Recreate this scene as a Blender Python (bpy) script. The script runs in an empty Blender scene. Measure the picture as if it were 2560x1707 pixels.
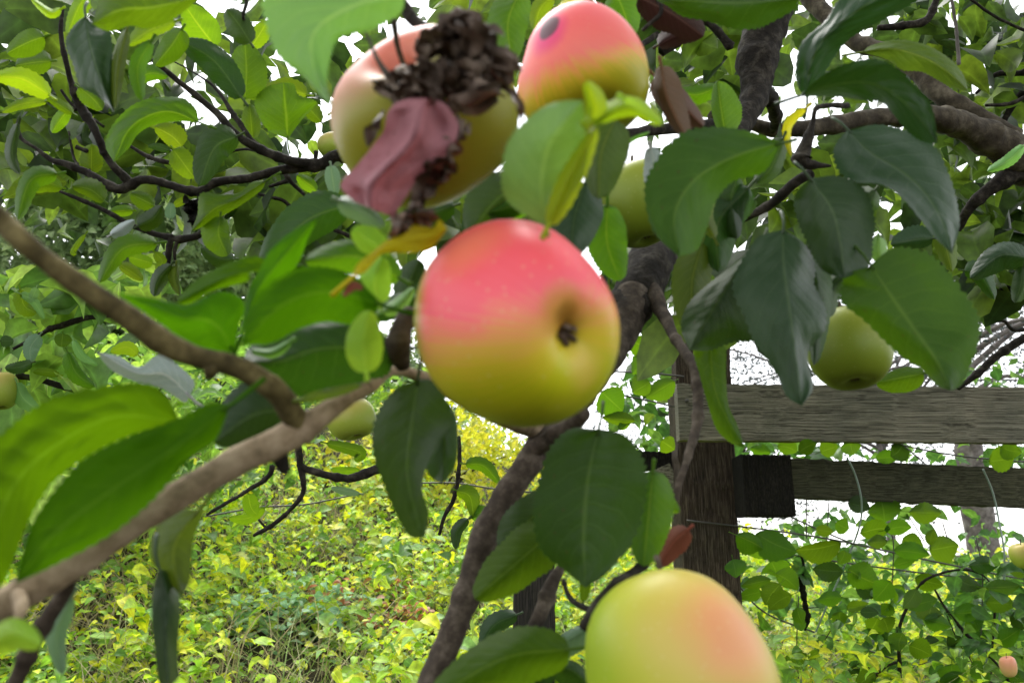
import bpy, math, random
import numpy as np
from mathutils import Vector, Matrix, noise
random.seed(7)
rng = np.random.default_rng(7)
PI = math.pi
# ------------------------------------------------------------------ camera, sky, sun, exposure
scene = bpy.context.scene
COL = scene.collection
PITCH = math.radians(15.0)
FPX = 1934.0
CAMZ = 1.5
cam_d = bpy.data.cameras.new('camera')
cam = bpy.data.objects.new('camera', cam_d); COL.objects.link(cam)
cam.location = (0, 0, CAMZ); cam.rotation_euler = (PI/2 + PITCH, 0, 0)
cam_d.sensor_width = 36.0; cam_d.lens = 36.0*FPX/2560.0
cam_d.clip_start = 0.02; cam_d.clip_end = 500
cam_d.dof.use_dof = True; cam_d.dof.focus_distance = 1.1; cam_d.dof.aperture_fstop = 10.5
scene.camera = cam
w = bpy.data.worlds.new('World'); scene.world = w; w.use_nodes = True
nt = w.node_tree; nt.nodes.clear()
out = nt.nodes.new('ShaderNodeOutputWorld'); bg = nt.nodes.new('ShaderNodeBackground')
sky = nt.nodes.new('ShaderNodeTexSky'); sky.sky_type = 'NISHITA'; sky.sun_disc = False
SUN_EL, SUN_AZ = math.radians(62), math.radians(-20)      # azimuth from +Y towards +X
sky.sun_elevation = SUN_EL; sky.sun_rotation = SUN_AZ
sky.air_density = 1.0; sky.dust_density = 1.0; sky.ozone_density = 1.0
hs = nt.nodes.new('ShaderNodeHueSaturation'); hs.inputs['Saturation'].default_value = 0.12; hs.inputs['Value'].default_value = 1.0
nt.links.new(sky.outputs[0], hs.inputs['Color']); nt.links.new(hs.outputs[0], bg.inputs['Color'])
bg.inputs['Strength'].default_value = 0.15
nt.links.new(bg.outputs[0], out.inputs['Surface'])
sd = bpy.data.lights.new('sun', 'SUN'); sd.energy = 1.0; sd.angle = math.radians(30); sd.color = (1, 0.97, 0.92)
sun = bpy.data.objects.new('sun', sd); COL.objects.link(sun)
sdir = Vector((math.sin(SUN_AZ)*math.cos(SUN_EL), math.cos(SUN_AZ)*math.cos(SUN_EL), math.sin(SUN_EL)))
sun.rotation_euler = sdir.to_track_quat('Z', 'Y').to_euler()
scene.view_settings.view_transform = 'Standard'; scene.view_settings.look = 'None'
scene.view_settings.exposure = 1.7; scene.view_settings.gamma = 1.0
scene.cycles.max_bounces = 6; scene.cycles.diffuse_bounces = 3; scene.cycles.transmission_bounces = 4
scene.cycles.use_denoising = True

# ------------------------------------------------------------------ helpers
CU = Vector((0, -math.sin(PITCH), math.cos(PITCH)))   # camera up
CF = Vector((0, math.cos(PITCH), math.sin(PITCH)))    # camera forward
CR = Vector((1, 0, 0)); C0 = Vector((0, 0, CAMZ))
def at(px, py, d):
    return C0 + CF*d + CR*((px-1280)/FPX*d) + CU*((853.5-py)/FPX*d)
K = 900/2352.0
FR = {'F': (0, 0, 2560/2352.0), 'A': (0, 0, K), 'B': (830, 0, K), 'C': (1660, 0, K), 'D': (0, 550, K), 'E': (830, 550, K),
      'G': (1660, 550, K), 'H': (0, 1107, K), 'I': (830, 1107, K), 'J': (1660, 1107, K), 'Y': (550, 450, 600/2352.0)}
def P(fr, x, y):
    ox, oy, s = FR[fr]; return ox+x*s, oy+y*s
ORIG = {}
def tag(o, label=None, cat=None, group=None, kind=None):
    if label: o['label'] = label
    if cat: o['category'] = cat
    if group: o['group'] = group
    if kind: o['kind'] = kind
    return o
def link(o, origin, parent=None):
    ORIG[o.name] = Vector(origin); COL.objects.link(o)
    if parent is not None:
        o.parent = parent; o.location = Vector(origin) - ORIG[parent.name]
    else: o.location = origin
    return o
def empty(name, loc):
    o = bpy.data.objects.new(name, None); o.empty_display_size = 0.1
    return link(o, loc)
def mesh_obj(name, verts, faces, mat, parent=None, origin=None, uvs=None, rnd=None, smooth=True, mid=None):
    V = np.asarray(verts, dtype=np.float64)
    if origin is None: origin = V.mean(axis=0)
    origin = Vector([float(c) for c in origin])
    m = bpy.data.meshes.new(name)
    m.from_pydata((V-np.array(origin)).tolist(), [], faces if isinstance(faces, list) else faces.tolist())
    if smooth: m.polygons.foreach_set('use_smooth', np.ones(len(m.polygons), dtype=bool))
    if uvs is not None:
        ul = m.uv_layers.new(name='UVMap'); li = np.empty(len(m.loops), dtype=np.int32); m.loops.foreach_get('vertex_index', li)
        ul.data.foreach_set('uv', np.asarray(uvs, dtype=np.float32)[li].ravel())
    if rnd is not None:
        a = m.attributes.new('rnd', 'FLOAT', 'POINT'); a.data.foreach_set('value', np.asarray(rnd, dtype=np.float32))
    if rnd is not None and mid is not None:
        a = m.attributes.new('mid', 'FLOAT', 'POINT'); a.data.foreach_set('value', np.asarray(mid, dtype=np.float32))
    m.materials.append(mat); m.update()
    o = bpy.data.objects.new(name, m)
    return link(o, origin, parent)
def catmull(pts, n):
    p = [np.array(q, float) for q in pts]; p = [2*p[0]-p[1]] + p + [2*p[-1]-p[-2]]
    outp = []; segs = len(p)-3
    for i in range(n):
        t = i/(n-1)*segs; k = min(int(t), segs-1); u = t-k
        a, b, c, d = p[k], p[k+1], p[k+2], p[k+3]
        outp.append(0.5*((2*b)+(-a+c)*u+(2*a-5*b+4*c-d)*u*u+(-a+3*b-3*c+d)*u**3))
    return np.array(outp)
def tube_geo(pts, rad, sides=12, per=6, rough=0.06, seed=0, nf=60, knots=0.0):
    """pts Nx3 world, rad N; returns verts, faces with closed rounded ends"""
    n = max(4, (len(pts)-1)*per+1)
    q = catmull([list(p)+[r] for p, r in zip(pts, rad)], n)
    c = q[:, :3]; r = np.maximum(q[:, 3], min(rad)*0.5)
    if knots:
        L0 = np.concatenate([[0], np.cumsum(np.linalg.norm(np.diff(c, axis=0), axis=1))]); pos = 0.0; mul = np.ones(n)
        while pos < L0[-1]:
            pos += np.median(r)*random.uniform(4, 11); mul += random.uniform(0.12, 0.42)*np.exp(-((L0-pos)/(np.median(r)*random.uniform(0.5, 0.9)))**2)
        so = random.random()*50
        for i in range(n):
            c[i] += r[i]*0.35*knots*np.array([noise.noise(Vector((L0[i]/np.median(r)*0.16, so, a_))) for a_ in (0, 7, 13)])
        r = r*(1+(mul-1)*knots)
    tg = np.gradient(c, axis=0); tg /= np.linalg.norm(tg, axis=1)[:, None]
    up = np.array([0.13, 0.2, 0.97]); V = []
    u = np.cross(tg[0], up); u /= np.linalg.norm(u)
    for i in range(n):
        u = u - tg[i]*np.dot(u, tg[i]); u /= np.linalg.norm(u); v = np.cross(tg[i], u)
        for s in range(sides):
            a = 2*PI*s/sides
            dd = u*math.cos(a)+v*math.sin(a); k = 1.0
            if rough:
                p = c[i]+dd*r[i]
                k += rough*(noise.noise(Vector(p*nf))+0.6*noise.noise(Vector(p*nf*2.7)))
            V.append(c[i]+dd*r[i]*k)
    F = []
    for i in range(n-1):
        for s in range(sides):
            a = i*sides+s; b = i*sides+(s+1) % sides
            F.append([a, b, b+sides, a+sides])
    V.append(c[0]-tg[0]*r[0]*0.5); V.append(c[-1]+tg[-1]*r[-1]*0.5); i0 = len(V)-2; i1 = len(V)-1
    for s in range(sides):
        F.append([s, i0, (s+1) % sides]) ; F.append([(n-1)*sides+s, (n-1)*sides+(s+1) % sides, i1])
    return np.array(V), F
def merge(gs):
    V = []; F = []; o = 0
    for v, f in gs:
        V.append(np.asarray(v)); F += [[i+o for i in q] for q in f]; o += len(v)
    return np.concatenate(V), F

# ------------------------------------------------------------------ materials
def newmat(name):
    m = bpy.data.materials.new(name); m.use_nodes = True; t = m.node_tree; t.nodes.clear()
    return m, t, t.nodes.new('ShaderNodeOutputMaterial')
def nd(t, typ, **kw):
    n = t.nodes.new(typ)
    for k, v in kw.items(): setattr(n, k, v)
    return n
def ramp(t, stops):
    r = t.nodes.new('ShaderNodeValToRGB'); e = r.color_ramp.elements
    e[0].position = stops[0][0]; e[0].color = (*stops[0][1], 1); e[1].position = stops[-1][0]; e[1].color = (*stops[-1][1], 1)
    for p, c in stops[1:-1]:
        x = e.new(p); x.color = (*c, 1)
    return r
def leaf_mat(name, col, trans, tf=0.45, rough=0.42, spec=0.5, spot=0.0, vein=0.55, var=0.18, back=None):
    """single-leaf material with UV veins. col = reflected colour, trans = transmitted colour"""
    m, t, o = newmat(name); L = t.links.new
    uv = nd(t, 'ShaderNodeUVMap'); sep = nd(t, 'ShaderNodeSeparateXYZ'); L(uv.outputs[0], sep.inputs[0])
    def M(op, a, b=None, c=None):
        n = nd(t, 'ShaderNodeMath', operation=op)
        for i, x in enumerate((a, b, c)):
            if x is None: continue
            if isinstance(x, (int, float)): n.inputs[i].default_value = x
            else: L(x, n.inputs[i])
        return n.outputs[0]
    v = M('ABSOLUTE', M('SUBTRACT', M('MULTIPLY', sep.outputs[1], 2), 1))
    nz = nd(t, 'ShaderNodeTexNoise'); nz.inputs['Scale'].default_value = 7; nz.inputs['Detail'].default_value = 4
    L(uv.outputs[0], nz.inputs['Vector'])
    ph = M('ADD', M('SUBTRACT', M('MULTIPLY', sep.outputs[0], 9.0), M('MULTIPLY', v, 2.2)), M('MULTIPLY', nz.outputs[0], 0.5))
    tri = M('ABSOLUTE', M('SUBTRACT', M('FRACT', ph), 0.5))              # 0 on a vein
    lat = nd(t, 'ShaderNodeMapRange'); L(tri, lat.inputs[0]); lat.inputs[1].default_value = 0.0; lat.inputs[2].default_value = 0.09
    lat.inputs[3].default_value = 1.0; lat.inputs[4].default_value = 0.0
    latf = M('MULTIPLY', lat.outputs[0], M('SUBTRACT', 1.0, M('MULTIPLY', v, 0.6)))
    mid = nd(t, 'ShaderNodeMapRange'); L(v, mid.inputs[0]); mid.inputs[1].default_value = 0.02; mid.inputs[2].default_value = 0.06
    mid.inputs[3].default_value = 1.0; mid.inputs[4].default_value = 0.0
    vv = nd(t, 'ShaderNodeTexVoronoi', feature='DISTANCE_TO_EDGE'); vv.inputs['Scale'].default_value = 26; L(uv.outputs[0], vv.inputs['Vector'])
    vn = nd(t, 'ShaderNodeMapRange'); L(vv.outputs['Distance'], vn.inputs[0]); vn.inputs[1].default_value = 0.0; vn.inputs[2].default_value = 0.12; vn.inputs[3].default_value = 1.0; vn.inputs[4].default_value = 0.0
    veins = M('MAXIMUM', M('MAXIMUM', mid.outputs[0], M('MULTIPLY', latf, 0.55)), M('MULTIPLY', vn.outputs[0], 0.14))
    oi = nd(t, 'ShaderNodeObjectInfo')
    geo = nd(t, 'ShaderNodeNewGeometry')
    blotch = nd(t, 'ShaderNodeTexNoise'); blotch.inputs['Scale'].default_value = 45; blotch.inputs['Detail'].default_value = 5
    L(geo.outputs['Position'], blotch.inputs['Vector'])
    def tint(c):
        hsv = nd(t, 'ShaderNodeHueSaturation'); hsv.inputs['Color'].default_value = (*c, 1)
        L(M('ADD', M('MULTIPLY', M('ADD', oi.outputs['Random'], blotch.outputs[0]), var), 1.0-var), hsv.inputs['Value'])
        L(M('ADD', M('MULTIPLY', M('SUBTRACT', oi.outputs['Random'], 0.5), 0.03), 0.5), hsv.inputs['Hue'])
        mx = nd(t, 'ShaderNodeMix', data_type='RGBA'); mx.blend_type = 'MIX'
        L(M('MULTIPLY', veins, vein*0.95), mx.inputs[0]); L(hsv.outputs[0], mx.inputs[6])
        mx.inputs[7].default_value = (min(1, c[0]*2.2+0.03), min(1, c[1]*1.7+0.03), min(1, c[2]*1.8+0.02), 1)
        return mx.outputs[2]
    cr = tint(col); ct = tint(trans)
    if back is not None:
        bm = nd(t, 'ShaderNodeMix', data_type='RGBA'); L(geo.outputs['Backfacing'], bm.inputs[0]); L(cr, bm.inputs[6]); bm.inputs[7].default_value = (*back, 1)
        cr = bm.outputs[2]
    if spot > 0:
        vo = nd(t, 'ShaderNodeTexNoise'); vo.inputs['Scale'].default_value = 22; vo.inputs['Detail'].default_value = 3; L(uv.outputs[0], vo.inputs['Vector'])
        th = nd(t, 'ShaderNodeMapRange'); L(vo.outputs[0], th.inputs[0]); th.inputs[1].default_value = 0.74-spot*0.12; th.inputs[2].default_value = 0.78-spot*0.12
        for cc in ('cr', 'ct'):
            mx = nd(t, 'ShaderNodeMix', data_type='RGBA'); L(th.outputs[0], mx.inputs[0]); L(cr if cc == 'cr' else ct, mx.inputs[6]); mx.inputs[7].default_value = (0.10, 0.045, 0.02, 1)
            if cc == 'cr': cr = mx.outputs[2]
            else: ct = mx.outputs[2]
    bmp = nd(t, 'ShaderNodeBump'); bmp.inputs['Strength'].default_value = 0.22; bmp.inputs['Distance'].default_value = 0.002
    L(M('ADD', M('SUBTRACT', 1.0, veins), M('MULTIPLY', nz.outputs[0], 0.6)), bmp.inputs['Height'])
    pr = nd(t, 'ShaderNodeBsdfPrincipled'); pr.inputs['Roughness'].default_value = rough; pr.inputs['Specular IOR Level'].default_value = spec*0.42
    L(cr, pr.inputs['Base Color']); L(bmp.outputs[0], pr.inputs['Normal'])
    tr = nd(t, 'ShaderNodeBsdfTranslucent'); L(ct, tr.inputs['Color']); L(bmp.outputs[0], tr.inputs['Normal'])
    ms = nd(t, 'ShaderNodeMixShader'); ms.inputs[0].default_value = tf
    L(pr.outputs[0], ms.inputs[1]); L(tr.outputs[0], ms.inputs[2]); L(ms.outputs[0], o.inputs[0])
    return m
def mass_mat(name, stops, tf=0.4, rough=0.5, scale=1.2, mix=0.5):
    """many-leaf material: colour from the per-leaf 'rnd' value and a world noise"""
    m, t, o = newmat(name); L = t.links.new
    a = nd(t, 'ShaderNodeAttribute', attribute_name='rnd'); g = nd(t, 'ShaderNodeNewGeometry')
    nz = nd(t, 'ShaderNodeTexNoise'); nz.inputs['Scale'].default_value = scale; nz.inputs['Detail'].default_value = 3; L(g.outputs['Position'], nz.inputs['Vector'])
    mr = nd(t, 'ShaderNodeMapRange'); L(nz.outputs[0], mr.inputs[0]); mr.inputs[1].default_value = 0.3; mr.inputs[2].default_value = 0.7
    mx = nd(t, 'ShaderNodeMix', data_type='FLOAT'); mx.inputs[0].default_value = mix; L(a.outputs['Fac'], mx.inputs[2]); L(mr.outputs[0], mx.inputs[3])
    r0 = ramp(t, stops); L(mx.outputs[0], r0.inputs[0])
    am = nd(t, 'ShaderNodeAttribute', attribute_name='mid'); pw_ = nd(t, 'ShaderNodeMath', operation='POWER'); L(am.outputs['Fac'], pw_.inputs[0]); pw_.inputs[1].default_value = 9
    fn = nd(t, 'ShaderNodeTexNoise'); fn.inputs['Scale'].default_value = 60; fn.inputs['Detail'].default_value = 4; L(g.outputs['Position'], fn.inputs['Vector'])
    fv = nd(t, 'ShaderNodeMath', operation='MULTIPLY_ADD'); L(fn.outputs[0], fv.inputs[0]); fv.inputs[1].default_value = 2.0; fv.inputs[2].default_value = 0.05  # wide value mottling, also put in as shadow gaps among leaves
    fv2 = nd(t, 'ShaderNodeMath', operation='MULTIPLY_ADD'); L(pw_.outputs[0], fv2.inputs[0]); fv2.inputs[1].default_value = 0.6; L(fv.outputs[0], fv2.inputs[2])
    r = nd(t, 'ShaderNodeHueSaturation'); L(r0.outputs[0], r.inputs['Color']); L(fv2.outputs[0], r.inputs['Value'])
    pr = nd(t, 'ShaderNodeBsdfPrincipled'); pr.inputs['Roughness'].default_value = rough; L(r.outputs[0], pr.inputs['Base Color'])
    h = nd(t, 'ShaderNodeHueSaturation'); h.inputs['Value'].default_value = 1.6; h.inputs['Hue'].default_value = 0.487; L(r.outputs[0], h.inputs['Color'])
    tr = nd(t, 'ShaderNodeBsdfTranslucent'); L(h.outputs[0], tr.inputs['Color'])
    ms = nd(t, 'ShaderNodeMixShader'); ms.inputs[0].default_value = tf
    L(pr.outputs[0], ms.inputs[1]); L(tr.outputs[0], ms.inputs[2]); L(ms.outputs[0], o.inputs[0])
    return m
def rough_mat(name, stops, scale=40, stretch=(1, 1, 1), rough=0.85, bump=0.6, dist=0.002, detail=8):
    m, t, o = newmat(name); L = t.links.new
    g = nd(t, 'ShaderNodeNewGeometry'); mp = nd(t, 'ShaderNodeMapping'); mp.inputs['Scale'].default_value = stretch; L(g.outputs['Position'], mp.inputs[0])
    nz = nd(t, 'ShaderNodeTexNoise'); nz.inputs['Scale'].default_value = scale; nz.inputs['Detail'].default_value = detail; nz.inputs['Roughness'].default_value = 0.65; L(mp.outputs[0], nz.inputs['Vector'])
    mr = nd(t, 'ShaderNodeMapRange'); L(nz.outputs[0], mr.inputs[0]); mr.inputs[1].default_value = 0.3; mr.inputs[2].default_value = 0.7
    r = ramp(t, stops); L(mr.outputs[0], r.inputs[0])
    b = nd(t, 'ShaderNodeBump'); b.inputs['Strength'].default_value = bump; b.inputs['Distance'].default_value = dist; L(nz.outputs[0], b.inputs['Height'])
    pr = nd(t, 'ShaderNodeBsdfPrincipled'); pr.inputs['Roughness'].default_value = rough; pr.inputs['Specular IOR Level'].default_value = 0.25
    L(r.outputs[0], pr.inputs['Base Color']); L(b.outputs[0], pr.inputs['Normal']); L(pr.outputs[0], o.inputs[0])
    return m
LM = {
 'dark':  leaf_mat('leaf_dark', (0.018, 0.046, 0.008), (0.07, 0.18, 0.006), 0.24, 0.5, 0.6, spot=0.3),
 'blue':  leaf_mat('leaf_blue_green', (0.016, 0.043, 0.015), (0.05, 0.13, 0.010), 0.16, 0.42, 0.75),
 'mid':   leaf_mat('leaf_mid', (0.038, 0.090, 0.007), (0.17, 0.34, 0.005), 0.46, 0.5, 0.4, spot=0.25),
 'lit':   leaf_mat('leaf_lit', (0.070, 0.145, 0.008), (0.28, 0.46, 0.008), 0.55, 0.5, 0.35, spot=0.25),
 'near':  leaf_mat('leaf_near', (0.036, 0.105, 0.003), (0.125, 0.30, 0.002), 0.5, 0.7, 0.1, vein=0.3),
 'young': leaf_mat('leaf_young', (0.26, 0.48, 0.05), (0.50, 0.78, 0.04), 0.5, 0.45, 0.4, vein=0.3),
 'lime':  leaf_mat('leaf_lime', (0.26, 0.38, 0.012), (0.46, 0.62, 0.01), 0.5, 0.45, 0.4, vein=0.3),
 'soft':  leaf_mat('leaf_soft', (0.16, 0.32, 0.10), (0.24, 0.50, 0.06), 0.35, 0.4, 0.5, vein=0.4),
 'yellow': leaf_mat('leaf_yellow', (0.50, 0.48, 0.010), (0.66, 0.62, 0.01), 0.45, 0.5, 0.4, vein=0.2, spot=0.05),
 'sky_gloss': leaf_mat('leaf_sky_gloss', (0.30, 0.36, 0.36), (0.3, 0.4, 0.3), 0.25, 0.35, 0.7, vein=0.6),  # silvery base colour holds the sky's gloss painted into the blade
 'pale':  leaf_mat('leaf_pale', (0.13, 0.22, 0.14), (0.18, 0.32, 0.1), 0.35, 0.4, 0.6, vein=0.5),
 'pink':  leaf_mat('leaf_pink', (0.44, 0.19, 0.20), (0.46, 0.15, 0.13), 0.25, 0.55, 0.5, vein=0.15, spot=0.5, var=0.3),
 'brown': leaf_mat('leaf_brown', (0.10, 0.055, 0.03), (0.16, 0.06, 0.03), 0.25, 0.6, 0.3),
 'maroon': leaf_mat('leaf_maroon', (0.035, 0.017, 0.012), (0.05, 0.02, 0.015), 0.2, 0.6, 0.3),
 'rust':  leaf_mat('leaf_rust', (0.16, 0.045, 0.03), (0.2, 0.05, 0.03), 0.25, 0.6, 0.3),
 'olive': leaf_mat('leaf_olive', (0.07, 0.115, 0.014), (0.16, 0.26, 0.015), 0.35, 0.5, 0.4),
 'deep': leaf_mat('leaf_deep', (0.026, 0.068, 0.009), (0.11, 0.25, 0.006), 0.36, 0.5, 0.5, vein=0.5, spot=0.35),
 'vine':  leaf_mat('leaf_vine', (0.035, 0.085, 0.010), (0.16, 0.33, 0.008), 0.45, 0.45, 0.45, vein=0.35),
}
BARK = rough_mat('bark_near', [(0, (0.022, 0.016, 0.011)), (0.5, (0.065, 0.049, 0.036)), (1, (0.16, 0.13, 0.10))], 95, bump=0.5, dist=0.003)
BARK_L = rough_mat('bark_pale', [(0, (0.10, 0.075, 0.042)), (0.4, (0.27, 0.20, 0.125)), (1, (0.46, 0.36, 0.25))], 90, bump=0.6, dist=0.002)
BARK_O = rough_mat('bark_olive', [(0, (0.025, 0.019, 0.007)), (0.45, (0.085, 0.066, 0.024)), (1, (0.21, 0.17, 0.07))], 95, bump=0.6, dist=0.002)
BARK_D = rough_mat('bark_dark', [(0, (0.007, 0.005, 0.004)), (0.5, (0.020, 0.016, 0.012)), (1, (0.075, 0.065, 0.05))], 90, bump=0.9, dist=0.004)
DRY = rough_mat('dry_leaves', [(0, (0.028, 0.018, 0.012)), (0.45, (0.11, 0.075, 0.055)), (1, (0.42, 0.33, 0.26))], 55, bump=0.35, dist=0.001, rough=0.6)

def apple_mat(name, bdir, stops, bias=0.0, nscale=18, fleck=0.12, calyx=None, axis=None):
    m, t, o = newmat(name); L = t.links.new
    tc = nd(t, 'ShaderNodeTexCoord'); vm = nd(t, 'ShaderNodeVectorMath', operation='NORMALIZE'); L(tc.outputs['Object'], vm.inputs[0])
    dt = nd(t, 'ShaderNodeVectorMath', operation='DOT_PRODUCT'); L(vm.outputs[0], dt.inputs[0]); dt.inputs[1].default_value = bdir
    nz = nd(t, 'ShaderNodeTexNoise'); nz.inputs['Scale'].default_value = nscale; nz.inputs['Detail'].default_value = 3; L(tc.outputs['Object'], nz.inputs['Vector'])
    a = nd(t, 'ShaderNodeMath', operation='MULTIPLY_ADD'); L(nz.outputs[0], a.inputs[0]); a.inputs[1].default_value = 0.45; a.inputs[2].default_value = -0.22+bias
    b = nd(t, 'ShaderNodeMath', operation='ADD'); L(dt.outputs['Value'], b.inputs[0]); L(a.outputs[0], b.inputs[1])
    mr = nd(t, 'ShaderNodeMapRange'); L(b.outputs[0], mr.inputs[0]); mr.inputs[1].default_value = -1; mr.inputs[2].default_value = 1
    r = ramp(t, stops); L(mr.outputs[0], r.inputs[0]); c = r.outputs[0]
    if axis is not None:                                       # fine streaks running from stem to calyx
        da = nd(t, 'ShaderNodeVectorMath', operation='DOT_PRODUCT'); L(vm.outputs[0], da.inputs[0]); da.inputs[1].default_value = axis
        sc_ = nd(t, 'ShaderNodeVectorMath', operation='SCALE'); sc_.inputs[0].default_value = axis; L(da.outputs['Value'], sc_.inputs['Scale'])
        sb_ = nd(t, 'ShaderNodeVectorMath', operation='SUBTRACT'); L(vm.outputs[0], sb_.inputs[0]); L(sc_.outputs[0], sb_.inputs[1])
        nn_ = nd(t, 'ShaderNodeVectorMath', operation='NORMALIZE'); L(sb_.outputs[0], nn_.inputs[0])
        ns_ = nd(t, 'ShaderNodeTexNoise'); ns_.inputs['Scale'].default_value = 14; ns_.inputs['Detail'].default_value = 6; ns_.inputs['Roughness'].default_value = 0.7; L(nn_.outputs[0], ns_.inputs['Vector'])
        b2 = nd(t, 'ShaderNodeMath', operation='MULTIPLY_ADD'); L(ns_.outputs[0], b2.inputs[0]); b2.inputs[1].default_value = 0.55; L(b.outputs[0], b2.inputs[2])
        b3 = nd(t, 'ShaderNodeMath', operation='SUBTRACT'); L(b2.outputs[0], b3.inputs[0]); b3.inputs[1].default_value = 0.275; L(b3.outputs[0], mr.inputs[0])
    vo = nd(t, 'ShaderNodeTexVoronoi'); vo.inputs['Scale'].default_value = 260; L(tc.outputs['Object'], vo.inputs['Vector'])
    sp = nd(t, 'ShaderNodeMapRange'); L(vo.outputs['Distance'], sp.inputs[0]); sp.inputs[1].default_value = 0.1; sp.inputs[2].default_value = 0.2; sp.inputs[3].default_value = fleck; sp.inputs[4].default_value = 0
    mx = nd(t, 'ShaderNodeMix', data_type='RGBA'); L(sp.outputs[0], mx.inputs[0]); L(c, mx.inputs[6]); mx.inputs[7].default_value = (0.75, 0.7, 0.35, 1); c = mx.outputs[2]
    if calyx is not None:                                     # russet round the calyx basin: (unit dir, colour, cos start, cos end)
        for (cd, cc, c0, c1) in calyx:
            d2 = nd(t, 'ShaderNodeVectorMath', operation='DOT_PRODUCT'); L(vm.outputs[0], d2.inputs[0]); d2.inputs[1].default_value = cd
            n2 = nd(t, 'ShaderNodeMath', operation='MULTIPLY_ADD'); L(nz.outputs[0], n2.inputs[0]); n2.inputs[1].default_value = 0.09; L(d2.outputs['Value'], n2.inputs[2])
            m2 = nd(t, 'ShaderNodeMapRange'); m2.interpolation_type = 'SMOOTHSTEP'; L(n2.outputs[0], m2.inputs[0]); m2.inputs[1].default_value = c0; m2.inputs[2].default_value = c1
            mx = nd(t, 'ShaderNodeMix', data_type='RGBA'); L(m2.outputs[0], mx.inputs[0]); L(c, mx.inputs[6]); mx.inputs[7].default_value = (*cc, 1); c = mx.outputs[2]
    pr = nd(t, 'ShaderNodeBsdfPrincipled'); pr.inputs['Roughness'].default_value = 0.42; pr.inputs['Specular IOR Level'].default_value = 0.35
    pr.inputs['Subsurface Weight'].default_value = 0.12; pr.inputs['Subsurface Scale'].default_value = 0.006; pr.inputs['Subsurface Radius'].default_value = (1, 0.6, 0.2)
    L(c, pr.inputs['Base Color']); L(pr.outputs[0], o.inputs[0])
    return m

# ------------------------------------------------------------------ terrain
def hgt(x, y):
    """hillside: rises to the left, falls away to the right"""
    s = 1/(1+math.exp(-(-x+0.10*y-0.2)*1.1))                       # 1 on the left bank
    up = 1.0+0.36*(min(y, 7.3)-1.9)+0.03*max(0, y-7.3)
    lo = 0.92+0.025*(y-2.5) if y < 7.5 else 1.045-0.01*(y-7.5)
    h = lo*(1-s)+up*s
    return h+0.07*noise.noise(Vector((x*0.9, y*0.9, 0)))+0.03*noise.noise(Vector((x*3, y*3, 4)))
GX = np.concatenate([np.linspace(-120, -7, 12), np.linspace(-6.5, 6.5, 80), np.linspace(7, 120, 12)])
GY = np.concatenate([np.linspace(-30, -1, 8), np.linspace(-0.6, 9, 70), np.linspace(9.5, 150, 20)])
gv = [(x, y, hgt(max(-9, min(9, x)), max(0.5, min(14, y)))-max(0, y-14)*0.004) for y in GY for x in GX]
nx = len(GX)
gf = [[j*nx+i, j*nx+i+1, (j+1)*nx+i+1, (j+1)*nx+i] for j in range(len(GY)-1) for i in range(nx-1)]
SOIL = rough_mat('soil', [(0, (0.008, 0.008, 0.004)), (0.5, (0.03, 0.026, 0.012)), (1, (0.08, 0.06, 0.03))], 6, rough=1, dist=0.03)
g = mesh_obj('ground', gv, gf, SOIL, origin=(0, 0, 0)); tag(g, 'overgrown earth bank rising to the left', 'ground', kind='structure')

# ------------------------------------------------------------------ leaf mass builder (vectorised)
# template leaf: 3 x 4 grid, folded and arched; length along +X, unit length
_tt = [0.0, 0.22, 0.5, 0.78, 1.0]; _ww = [0.02, 0.27, 0.33, 0.2, 0.01]
TV = []
for t_, w_ in zip(_tt, _ww):
    z = -0.5*(t_-0.35)**2
    TV += [(t_, -w_, z+w_*0.35), (t_, 0, z), (t_, w_, z+w_*0.35)]
TV = np.array(TV); TF = []
for i in range(4):
    for j in range(2): a = i*3+j; TF.append((a, a+1, a+4, a+3))
TF = np.array(TF)
def leaves_geo(pos, size, droop=0.5, spread=0.6, facing=None):
    """pos Nx3, size N. random orientations; droop 0 = flat horizontal, 1 = hanging"""
    n = len(pos)
    az = rng.uniform(0, 2*PI, n); el = -droop*rng.uniform(0.1, 1.3, n)+rng.normal(0, 0.25, n)
    X = np.stack([np.cos(az)*np.cos(el), np.sin(az)*np.cos(el), np.sin(el)], 1)
    N = np.stack([rng.normal(0, spread, n), rng.normal(0, spread, n), np.ones(n)], 1)
    if facing is not None: N += facing
    Y = np.cross(N, X); Y /= np.linalg.norm(Y, axis=1)[:, None]+1e-9; Z = np.cross(X, Y)
    wd = rng.uniform(0.75, 1.25, n)[:, None, None]; cv = rng.uniform(0.2, 2.2, n)[:, None, None]
    T = TV[None]
    V = pos[:, None, :]+size[:, None, None]*(T[..., 0:1]*X[:, None]+wd*T[..., 1:2]*Y[:, None]+cv*T[..., 2:3]*Z[:, None])
    F = (TF[None]+(np.arange(n)*len(TV))[:, None, None]).reshape(-1, 4)
    return V.reshape(-1, 3), F
def mass(name, pos, size, mat, parent=None, origin=None, droop=0.5, spread=0.6, rnd=None, facing=None):
    pos = np.asarray(pos, float); size = np.asarray(size, float)
    V, F = leaves_geo(pos, size, droop, spread, facing)
    r = np.repeat(rng.uniform(0, 1, len(pos)) if rnd is None else rnd, len(TV))
    return mesh_obj(name, V, F, mat, parent, origin, rnd=r, mid=np.tile([0., 1., 0.], len(pos)*5))

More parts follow.
